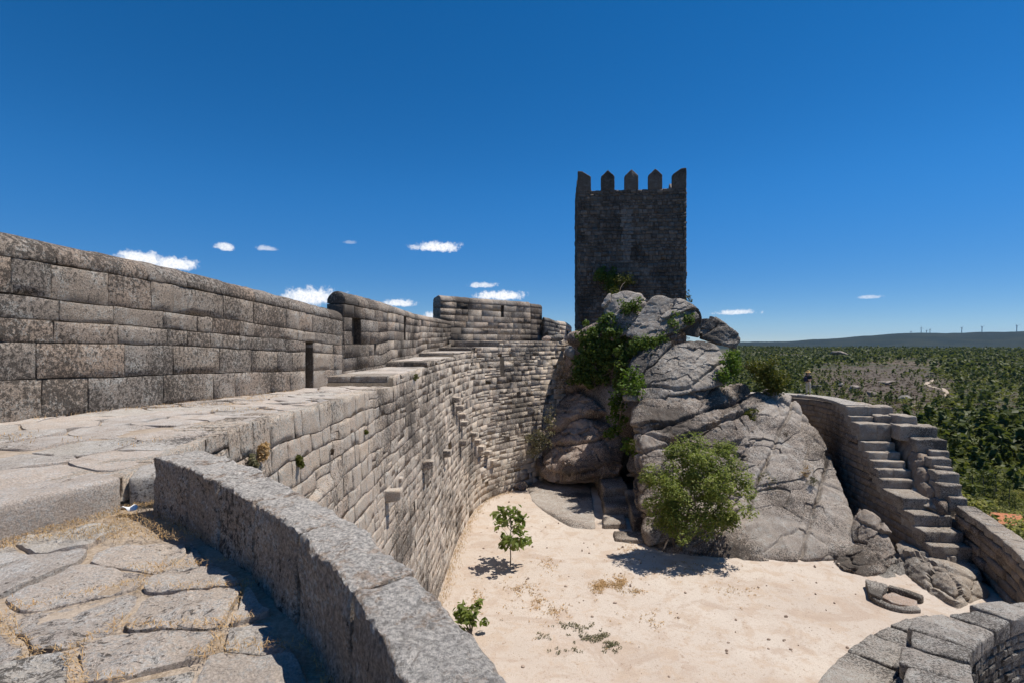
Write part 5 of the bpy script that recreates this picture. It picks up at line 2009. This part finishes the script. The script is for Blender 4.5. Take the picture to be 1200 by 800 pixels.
wall_plant('dried orange plant on the curtain wall just beyond the parapet end', 309, 527, 11, M_DRY, .06, 451, 60, 12)
wall_plant('grey green growth at the base of the dried orange plant on the wall', 297, 541, 8, M_GREY, .06, 452, 40, 8)
wall_plant('small bushy yellow green fern growing from the curtain wall', 352.5, 541, 6.5, M_BROOM, .07, 453, 46, 9)
wall_plant('tiny tuft in a joint near the top of the curtain wall', 429, 506, 3.5, M_BROOM, .08, 454, 20, 5)
wall_plant('tiny brown weed in the middle courses of the curtain wall', 390, 527, 3, M_HEATH, .07, 455, 20, 5)
wall_plant('little yellow green weed under the first walkway step', 487, 443, 4, M_BROOM, .1, 456, 20, 5)

# ground cover in the courtyard
n = 900
us, vs = [], []
for (u, v, ru, rv, k) in ((672, 733, 22, 5, 120), (690, 746, 18, 5, 130), (716, 754, 9, 7, 110), (640, 745, 14, 4, 30), (664, 762, 24, 5, 40), (706, 742, 10, 4, 60)):
    us.append(rng.normal(u, ru * .5, k)); vs.append(rng.normal(v, rv * .5, k))
us, vs = np.concatenate(us), np.concatenate(vs)
Yg = 600 * -FLOOR_Z / (vs - 400)
cc = np.stack([(us - 600) / 600 * Yg, Yg, np.zeros_like(Yg)], -1)
cc[:, 2] = courtyard_z(cc[:, 0], cc[:, 1]) + .03
V, F = leaves(cc[::4], np.full((len(cc[::4]), 3), .10) * [1, 1, .35], 10, .07, rng, up=1.0)
tag(obj('low_weeds', V, F, M_GREY), 'patches of low grey green weeds on the sandy floor in the middle of the courtyard', None, None, 'stuff')
us, vs = [], []
for (u, v, ru, rv, k) in ((705, 684, 12, 5, 160), (726, 682, 10, 8, 150), (700, 690, 8, 4, 40), (632, 706, 10, 8, 40), (612, 690, 16, 10, 60), (655, 715, 20, 8, 50), (640, 660, 14, 8, 40), (560, 700, 10, 14, 40), (770, 725, 30, 10, 30), (860, 690, 30, 10, 30), (745, 692, 14, 5, 40), (800, 668, 60, 14, 70), (620, 700, 60, 40, 60), (700, 720, 130, 60, 10), (738, 645, 16, 12, 60)):
    us.append(rng.normal(u, ru * .5, k)); vs.append(rng.normal(v, rv * .5, k))
us, vs = np.concatenate(us), np.concatenate(vs)
ok = (vs > 590)
us, vs = us[ok], vs[ok]
Yg = 600 * -FLOOR_Z / (vs - 400)
cc = np.stack([(us - 600) / 600 * Yg, Yg, np.zeros_like(Yg)], -1)
cc[:, 2] = courtyard_z(cc[:, 0], cc[:, 1]) + .03
V, F = leaves(cc, np.full((len(cc), 3), .12) * [1, 1, .15], 4, .07, rng, up=1.5)
tag(obj('fallen_leaves', V, F, M_DRY), 'scattered dry orange leaves on the sand around the bushy tree', None, None, 'stuff')
# pebbles
n = 600
xx, yy = rng.uniform(-3, 18, n), rng.uniform(14, 38, n)
g = Geo()
iv, if_ = ico(1)
for i in range(n):
    r = .012 + .07 * rng.random() ** 4
    g.add(iv * r * rng.uniform(.6, 1.3, 3) + [xx[i], yy[i], float(courtyard_z(xx[i], yy[i])) + r * .2], if_)
tag(g.build('gravel', M_CLAY), 'loose pebbles strewn over the sandy courtyard', None, None, 'stuff')
n = 2600
t_ = rng.uniform(0, 1, n)
ss = curt_path.L * (.25 + .72 * t_)
off = np.abs(rng.normal(0, .25, n))
bx, by = curt_path.xy(ss, .58 + off)
V, F = blades(np.stack([bx, by, courtyard_z(bx, by)], -1), .16, rng, 1.0, .008)
tag(obj('wall_foot_grass', V, F, M_DRY), 'dry brown grass along the foot of the curtain wall', None, None, 'stuff')
st = P(610, 568, 38.5)
foot_rock('small pinkish stone lying at the foot of the curtain wall by the rock', [(604, 571, 38.0), (606, 565.5, 38.3), (614, 565, 38.4), (617, 570, 38.0), (610, 574, 37.6)], M_ROCKPINK, .5, 78, sub=4, amp=.04)

# ------------------------------------------------------------------ person on the far rampart
def person():
    root = thing('person', 'person in straw hat, dark top and beige trousers standing on the right rampart', 'person')
    f = P(950.5, 463, 38.0)
    f[2] = -3.95
    x0, y0, z0 = f[0], f[1] + .35, f[2]
    def skin(name, verts, edges, radii, mat, rootv, parent):
        me = bpy.data.meshes.new(name)
        me.from_pydata([(x0 + a, y0 + b, z0 + c) for a, b, c in verts], edges, [])
        o = bpy.data.objects.new(name, me)
        COL.objects.link(o); o.parent = parent
        md = o.modifiers.new('skin', 'SKIN')
        for i, r in enumerate(radii):
            sv_ = me.skin_vertices[0].data[i]
            sv_.radius = (r, r) if not isinstance(r, tuple) else r
            sv_.use_root = (i == rootv)
        o.modifiers.new('sub', 'SUBSURF').levels = 2
        o.modifiers['sub'].render_levels = 2
        me.materials.append(mat)
        return o
    # facing left and a little towards the viewer: forward = (-.8,-.6)
    fx, fy = -.8, -.6; rx, ry = -.6, .8         # right-hand side vector
    def v(fwd, side, z): return (fx * fwd + rx * side, fy * fwd + ry * side, z)
    verts = [v(0, 0, .93), v(.01, 0, 1.12), v(.0, 0, 1.32), v(-.01, 0, 1.44), v(.02, 0, 1.52), v(.03, 0, 1.60), v(.03, 0, 1.70),
             v(0, .18, 1.39), v(.06, .22, 1.12), v(.27, .14, 1.14), v(.35, .10, 1.17),
             v(0, -.18, 1.39), v(.03, -.24, 1.11), v(.25, -.15, 1.10), v(.33, -.12, 1.13),
             v(0, .09, .90), v(.05, .10, .50), v(.0, .11, .08), v(.14, .12, .03),
             v(0, -.09, .90), v(.0, -.10, .50), v(-.04, -.11, .08), v(.10, -.12, .03)]
    edges = [(0, 1), (1, 2), (2, 3), (3, 4), (4, 5), (5, 6), (3, 7), (7, 8), (8, 9), (9, 10), (3, 11), (11, 12), (12, 13), (13, 14), (0, 15), (15, 16), (16, 17), (17, 18), (0, 19), (19, 20), (20, 21), (21, 22)]
    radii = [.13, .12, .14, .09, .055, .085, .075, .06, .045, .035, .04, .06, .045, .035, .04, .085, .058, .04, .035, .085, .058, .04, .035]
    skin('body', verts, edges, radii, M_SKIN, 0, root)
    tv = [v(0, 0, .95), v(.01, 0, 1.12), v(0, 0, 1.32), v(-.01, 0, 1.42), v(0, .18, 1.39), v(.05, .215, 1.18), v(0, -.18, 1.39), v(.03, -.235, 1.18)]
    skin('shirt', tv, [(0, 1), (1, 2), (2, 3), (3, 4), (4, 5), (3, 6), (6, 7)], [.155, .145, .165, .11, .08, .065, .08, .065], M_SHIRT, 0, root)
    lv = [v(0, 0, .97), v(0, 0, .90), v(0, .09, .86), v(.05, .10, .50), v(.0, .11, .09), v(0, -.09, .86), v(.0, -.10, .50), v(-.04, -.11, .09)]
    skin('trousers', lv, [(0, 1), (1, 2), (2, 3), (3, 4), (1, 5), (5, 6), (6, 7)], [.15, .155, .11, .08, .065, .11, .08, .065], M_TROUS, 0, root)
    for sgn, f0 in ((1, .05), (-1, .02)):
        sv2 = [v(f0 - .06, sgn * .11, .05), v(f0 + .12, sgn * .12, .04)]
        skin('shoe', sv2, [(0, 1)], [.055, .045], M_SHOE, 0, root)
    c = v(.03, 0, 1.70)
    prof = [(.002, .13), (.06, .125), (.095, .08), (.10, .02), (.16, .0), (.20, -.02), (.19, -.035), (.10, -.01), (.002, .0)]
    V, F = [], []
    K = 18
    for (r, z) in prof:
        for j in range(K): V.append((x0 + c[0] + r * math.cos(j * 2 * math.pi / K), y0 + c[1] + r * math.sin(j * 2 * math.pi / K), z0 + c[2] + z))
    for i in range(len(prof) - 1):
        for j in range(K): F.append([i * K + j, i * K + (j + 1) % K, (i + 1) * K + (j + 1) % K, (i + 1) * K + j])
    obj('hat', V, F, M_STRAW, root)
    # bag held in front, resting on the forearms: a thing of its own
    bag = thing('shoulder_bag', 'dark blue bag held at the chest of the person on the rampart', 'bag')
    b0 = np.array(v(.36, .06, 1.16)) + [x0, y0, z0]
    V, F = block(Path([tuple(b0[:2] - [.1, -.05]), tuple(b0[:2] + [.1, -.05])], 1, smooth=False), 0, .22, [(-.09, b0[2] - .17), (.09, b0[2] - .17), (.08, b0[2] + .18), (-.08, b0[2] + .18)], .06, .03, .01, 5, 3, flip=True)
    obj('body', V, F, M_BAG, bag)
    s0 = b0 + [0, 0, .18]
    V, F = tube([s0 + [-.08, .04, 0], s0 + [.02, .02, .12], s0 + [.10, -.03, 0]], .012, .012, 5)
    obj('strap', V, F, M_BAG, bag)


person()

# ------------------------------------------------------------------ beyond the walls
def far_tree_meshes():
    """a few crown and trunk meshes that the trees share"""
    out = {}
    rng = np.random.default_rng(601)
    for kind, mat, nv in (('pine', M_PINE, 4), ('oak', M_OAK, 3), ('light', M_LIGHTOAK, 3)):
        L = []
        for i in range(nv):
            h = 1.0
            if kind == 'pine':
                cc, cr = [], []
                for z in np.linspace(.22, .97, 9):
                    r = .30 * (1.02 - z) ** .75 * rng.uniform(.8, 1.2) + .03
                    for a in range(max(2, int(r * 20))):
                        th = rng.uniform(0, 6.28)
                        cc.append([r * math.cos(th) * rng.uniform(.4, 1), r * math.sin(th) * rng.uniform(.4, 1), z + rng.normal(0, .02)]); cr.append([.085, .085, .055])
                V, F = leaves(cc, cr, 26, .06, rng, aspect=.45, up=.8, shell=.1)
            else:
                cc, cr = clump_set(np.array([0, 0, .56]), np.array([.42, .42, .42]), 34, rng, 610 + i, (.09, .17))
                V, F = leaves(cc, cr, 46, .052, rng, aspect=.7, up=1.0, shell=.2)
            crown = raw_mesh('crown', V, F, mat)
            V, F = tube([(0, 0, -.25), (.01, 0, .2), (0, .01, .55), (0, 0, .85 if kind == 'pine' else .6)], .022, .008, 5)
            L.append((crown, raw_mesh('trunk', V, F, M_BARK)))
        out[kind] = L
    return out


TM = far_tree_meshes()
rng = np.random.default_rng(621)


cand = []
N = 60000
th = np.radians(rng.uniform(23, 50, N))
rr = np.exp(rng.uniform(math.log(34), math.log(2600), N))
x, y = rr * np.sin(th), rr * np.cos(th)
qq = np.stack([x, y, 0 * x], -1)
dens = .72 + 1.3 * fbm(qq * .012, 3, 71) + .9 * fbm(qq * .045, 2, 75)
dens = np.where(rr < 190, dens + .55, dens - .28 * np.clip((rr - 190) / 150, 0, 1))
dens = dens * (1 - .66 * np.clip(heath(th, rr) * 1.8, 0, 1))
# keep the dirt track and the house clear
trk = [P(1058, 486, 262), P(1075, 484, 275), P(1090, 483, 282), P(1098, 478, 300), P(1109, 472, 330), P(1106, 467, 352), P(1096, 464, 372), P(1085, 459, 405), P(1093, 455, 440)]
trk2 = np.array(trk)
ok = (rng.random(N) < dens) & (np.hypot(x - 6, y - 24) > 25)
dtr = np.min(np.hypot(x[:, None] - np.linspace(trk2[:-1, 0], trk2[1:, 0], 6).ravel()[None], y[:, None] - np.linspace(trk2[:-1, 1], trk2[1:, 1], 6).ravel()[None]), 1)
ok &= dtr > 3.2
HOUSE = np.array([61.5, 65.5])
ok &= np.hypot(x - HOUSE[0], y - HOUSE[1]) > 5.5
toh = (np.abs(th - math.atan2(*HOUSE)) < R(2.3)) & (rr > 20) & (rr < math.hypot(*HOUSE))
ok &= ~toh
x, y, rr, th = x[ok], y[ok], rr[ok], th[ok]
# thin by spacing (nearest first)
order = np.argsort(rr)
keepx = []
cellmap = {}
for i in order:
    sp = 2.3 if rr[i] < 140 else (3.0 if rr[i] < 400 else 4.0)
    key = (int(x[i] / 6), int(y[i] / 6))
    bad = False
    for ax in (-1, 0, 1):
        for ay in (-1, 0, 1):
            for j in cellmap.get((key[0] + ax, key[1] + ay), ()):
                if (x[i] - x[j]) ** 2 + (y[i] - y[j]) ** 2 < sp * sp:
                    bad = True
    if bad: continue
    cellmap.setdefault(key, []).append(i)
    keepx.append(i)
zt = terrain_z(x, y)
LAB = {'pine': ('pine_tree', 'dark green young pine on the slope below the castle'), 'oak': ('oak_tree', 'mid green round-crowned tree on the slope below the castle'), 'light': ('oak_tree', 'yellowish light green bushy tree on the slope below the castle')}
proto = {}
cnt = 0
far = Geo()
fars = {'pine': Geo(), 'oak': Geo()}
for i in keepx:
    u = 600 + 600 * x[i] / y[i]; v = 400 - 600 * zt[i] / y[i]
    near_light = rr[i] < 150
    r_ = rng.random()
    if near_light:
        kind = 'light' if r_ < .62 else ('oak' if r_ < .85 else 'pine')
    elif rr[i] < 260:
        kind = 'light' if r_ < .2 else ('oak' if r_ < .5 else 'pine')
    else:
        kind = 'oak' if r_ < .4 else 'pine'
    h = {'pine': rng.uniform(4.5, 8.5), 'oak': rng.uniform(3.2, 5.5), 'light': rng.uniform(3.0, 5.0)}[kind] * (1.0 if rr[i] < 200 else 1.5)
    if heath(th[i], rr[i]) > .3: h *= .6
    vis = 1065 < u < 1230 if rr[i] < 120 else 860 < u < 1215
    if cnt < 300 and vis:
        cr_, tr_ = TM[kind][rng.integers(len(TM[kind]))]
        nm, lb = LAB[kind]
        root = thing(nm, lb, 'tree', lb.replace('tree', 'trees').replace('pine', 'pines'))
        root.location = (x[i], y[i], zt[i] - .1)
        w = rng.uniform(.85, 1.25)
        root.scale = (h * w, h * w, h)
        root.rotation_euler = (0, 0, rng.uniform(0, 6.28))
        for nm2, md_ in (('crown', cr_), ('trunk', tr_)):
            o = bpy.data.objects.new(nm2, md_); COL.objects.link(o); o.parent = root
        cnt += 1
    else:
        if rr[i] < 60 and not vis: continue
        k2 = 'pine' if kind == 'pine' else 'oak'
        nl = 46 if rr[i] < 260 else (20 if rr[i] < 600 else 9)
        d = rng.normal(0, 1, (nl, 3)); d /= np.linalg.norm(d, axis=1)[:, None]
        d *= (rng.random((nl, 1)) ** .4)
        if k2 == 'pine':
            zc = (d[:, 2] + 1) / 2
            c3 = np.stack([d[:, 0] * .26 * (1.1 - zc), d[:, 1] * .26 * (1.1 - zc), .12 + .85 * zc], -1) * h
            lf = (.24 if nl > 15 else .42) * h
        else:
            c3 = np.stack([d[:, 0] * .5, d[:, 1] * .5, .45 + .45 * d[:, 2]], -1) * h
            lf = (.30 if nl > 15 else .5) * h
        V, F = leaves(c3 + [x[i], y[i], zt[i]], np.full((nl, 3), .02 * h), 1, lf, rng, aspect=.75, up=1.0, fold=.12)
        fars[k2].add(V, F)
print('trees', cnt, len(keepx))
tag(fars['pine'].build('far_pine_wood', M_PINE), 'dark pine wood covering the distant plain', None, None, 'stuff')
tag(fars['oak'].build('far_oak_wood', M_OAK), 'green oak scrub covering the distant plain', None, None, 'stuff')

# scrub and heather on the plain
n = 9000
th = np.radians(rng.uniform(24, 49, n)); r2 = np.exp(rng.uniform(math.log(60), math.log(1000), n))
hx, hy = r2 * np.sin(th), r2 * np.cos(th)
hh = heath(th, r2)
isb = rng.random(n) < np.clip(.25 + hh, 0, 1)
for sel, mat, nm, lb in ((isb, M_HEATH, 'heather', 'brown dry heather over the middle slopes'), (~isb, M_GREY, 'scrub', 'low grey green scrub between the distant trees')):
    c3 = np.stack([hx[sel], hy[sel], terrain_z(hx[sel], hy[sel]) + .3], -1)
    V, F = leaves(c3, np.repeat(np.array([[1.3, 1.3, .4]]), len(c3), 0), 9, 1.0, rng, aspect=.8, up=.8, fold=.1)
    tag(obj(nm, V, F, mat if mat is M_HEATH else M_OAK), lb, None, None, 'stuff')

# dark granite rocks on the heath
RK = [(1058, 471, 300, 20, 9, 'dark flat granite tor on the heath, nearest the dirt track'), (1043, 470, 306, 12, 7, 'dark boulder just left of the flat tor on the heath'), (1002, 458, 360, 16, 8, 'dark rock on the heath above the stair wall'),
      (985, 452, 400, 12, 6, 'small grey rock on the upper left heath'), (984, 421, 900, 26, 8, 'pale granite crest on the distant middle ridge'), (1040, 452, 400, 18, 6, 'low grey slab in the middle of the heath'), (955, 452, 380, 14, 8, 'dark rock behind the person on the rampart'),
      (938, 448, 400, 12, 6, 'brown rock left of the person on the rampart'), (1022, 463, 330, 13, 6, 'brown rock between the stair wall and the flat tor'), (966, 447, 420, 12, 7, 'dark bluish rock right of the person on the rampart'), (1088, 440, 480, 9, 4, 'small pale rock beyond the dirt track'), (1150, 462, 330, 12, 5, 'pale rock among the pines at right')]
for i, (u, v, Y, w, h, lab) in enumerate(RK):
    gx = (u - 600) / 600 * Y
    z = float(terrain_z(gx, Y))
    wm, hm = w / 600 * Y, h / 600 * Y
    rg = np.random.default_rng(700 + i)
    q = np.stack([gx + wm * .5 * rg.uniform(-1, 1, 14), Y + wm * .45 * rg.uniform(-1, 1, 14), z - .5 + (hm + .5) * rg.uniform(0, 1, 14)], -1)
    V, F = boulder(q, sub=5, soft=14, amp=.25, freq=.35, seed=700 + i)
    tag(obj('rock', V, F, M_ROCK if i % 3 else M_TURRET), lab, 'rock')

# dirt track
def strip(name, label, pts, w, mat):
    pth = Path([(p[0], p[1]) for p in pts], 1)
    ss = np.linspace(0, pth.L, 60)
    V = []
    for s in ss:
        ww = w * (1 + .5 * float(vnoise(np.array([[s * .05, 3.3, 1.]]), 5)[0]))
        for d in (-ww, -ww * .5, 0, ww * .5, ww):
            xx_, yy_ = pth.xy(np.array(s), d)
            V.append((float(xx_), float(yy_), float(terrain_z(xx_, yy_)) + .35 - .3 * (abs(d) > ww * .9)))
    return tag(obj(name, V, grid_faces(60, 5), mat), label, None, None, 'structure')


strip('dirt_track', 'pale sandy track winding through the pines', trk, 1.5, M_TRACK)
strip('dirt_clearing', 'bare sandy clearing at the far left of the plain', [P(893, 408.5, 1180), P(905, 408.3, 1190), P(918, 408, 1200)], 22, M_TRACK)
strip('far_track', 'pale track among the trees at the right edge', [P(1178, 446, 460), P(1195, 447, 455), P(1225, 449, 440)], 4, M_TRACK)

# house with an orange roof among the trees
hs_root = thing('house', 'small house with an orange tiled roof half hidden by trees below the wall', 'house')
hx, hy = HOUSE
hz0 = float(terrain_z(hx, hy))
ridge = (400 - 600) / 600 * hy + .0
pth = Path([(hx - 2.6, hy + .9), (hx + 2.3, hy - .9)], side=-1, smooth=False)
ez = ridge - .8
V, F = sweep(pth, [0, pth.L], [(-1.6, hz0 - 2), (1.6, hz0 - 2), (1.6, ez), (0, ridge - .1), (-1.6, ez)])
obj('wall', V, F, M_PLASTER, hs_root, smooth=False)
g = Geo()
for sgn in (-1, 1):
    for k in range(6):
        d0, d1 = sgn * (1.85 - k * .31), sgn * (1.85 - (k + 1) * .31 - .05)
        z0, z1 = ez - .1 + (1.85 - abs(d0)) * .5, ez - .1 + (1.85 - abs(d1)) * .5
        nn = 14
        for j in range(nn):
            a, b = -.3 + (pth.L + .6) * j / nn, -.3 + (pth.L + .6) * (j + 1) / nn
            V, F = block(pth, a, b, [(d0, z0), (d1, z1), (d1, z1 + .07), (d0, z0 + .09)], 1.0, .02, .0, 1, 0)
            g.add(V, F)
tag(g.build('roof_tiles', M_TILE, hs_root), kind='stuff')

# wind turbines on the far hill
def turbine(u, Y, hgt, label):
    hgt *= .66
    Y = (Y + 150) * math.cos(math.atan((u - 600) / 600))
    xg = (u - 600) / 600 * Y
    z = float(terrain_z(xg, Y))
    root = thing('wind_turbine', label, 'wind turbine', None)
    V, F = tube([(xg, Y, z - 5), (xg, Y, z + hgt * .5), (xg, Y, z + hgt)], 2.9, 1.9, 8)
    obj('tower', V, F, M_TURB, root)
    V, F = block(Path([(xg - 1.8, Y), (xg + 1.8, Y)], side=-1, smooth=False), 0, 3.6, [(-4, z + hgt - 1), (7, z + hgt - 1), (7, z + hgt + 3), (-4, z + hgt + 3)], 4, .4, 0, 1, 0)
    obj('nacelle', V, F, M_TURB, root)
    a0 = (u * 1.7) % 2.1
    for k in range(3):
        a = a0 + k * 2.0944
        dx, dz = math.sin(a), math.cos(a)
        L = hgt * .55
        V = []
        for t, w, th_ in ((0, .7, .6), (.2, 1.1, .5), (1, .3, .2)):
            for sx_, sy_ in ((-1, 0), (0, -1), (1, 0), (0, 1)):
                V.append((xg + dx * L * t + sx_ * w * dz, Y - 5 + sy_ * th_, z + hgt + 1 + dz * L * t - sx_ * w * dx))
        F = [[i * 4 + j, i * 4 + (j + 1) % 4, (i + 1) * 4 + (j + 1) % 4, (i + 1) * 4 + j] for i in range(2) for j in range(4)] + [[3, 2, 1, 0], [8, 9, 10, 11]]
        obj('blade', V, F, M_TURB, root, smooth=False)


for (u, Y, h, lab) in ((1046, 6000, 40, 'farthest left and smallest wind turbine on the hill'), (1067.5, 5800, 42, 'second small wind turbine from the left on the hill'), (1079.5, 5500, 62, 'tall wind turbine left of the close pair on the hill'), (1085.8, 5700, 44, 'left turbine of the close pair on the hill'), (1089.8, 5600, 48, 'right turbine of the close pair on the hill'),
                        (1127, 5400, 62, 'lone wind turbine on the hill between the pair and the right group'), (1150.7, 5400, 64, 'wind turbine second from the right on the hill'), (1191.5, 5300, 66, 'rightmost wind turbine on the hill, at the photo edge')):
    turbine(u, Y, h, lab)

# ------------------------------------------------------------------ air between here and the hills
hv_ = []
for z in (-110.0, 260.0):
    for (x, y) in ((-14200, -14200), (14200, -14200), (14200, 14200), (-14200, 14200)):
        hv_.append((x, y, z))
mh = bpy.data.materials.new('thin haze')
mh.use_nodes = True
nt_ = NT(mh.node_tree)
mh.node_tree.nodes.clear()
pv = nt_.n('ShaderNodeVolumePrincipled', i_Density=0.000018)
pv.inputs['Color'].default_value = (.30, .58, 1.0, 1)
pv.inputs['Anisotropy'].default_value = 0.2
ho = nt_.n('ShaderNodeOutputMaterial')
nt_.l(pv.outputs[0], ho.inputs['Volume'])
hz_o = obj('haze', hv_, [[3, 2, 1, 0], [4, 5, 6, 7], [0, 1, 5, 4], [1, 2, 6, 5], [2, 3, 7, 6], [3, 0, 4, 7]], mh, smooth=False)
tag(hz_o, 'thin blue haze over the distant hills', None, None, 'stuff')
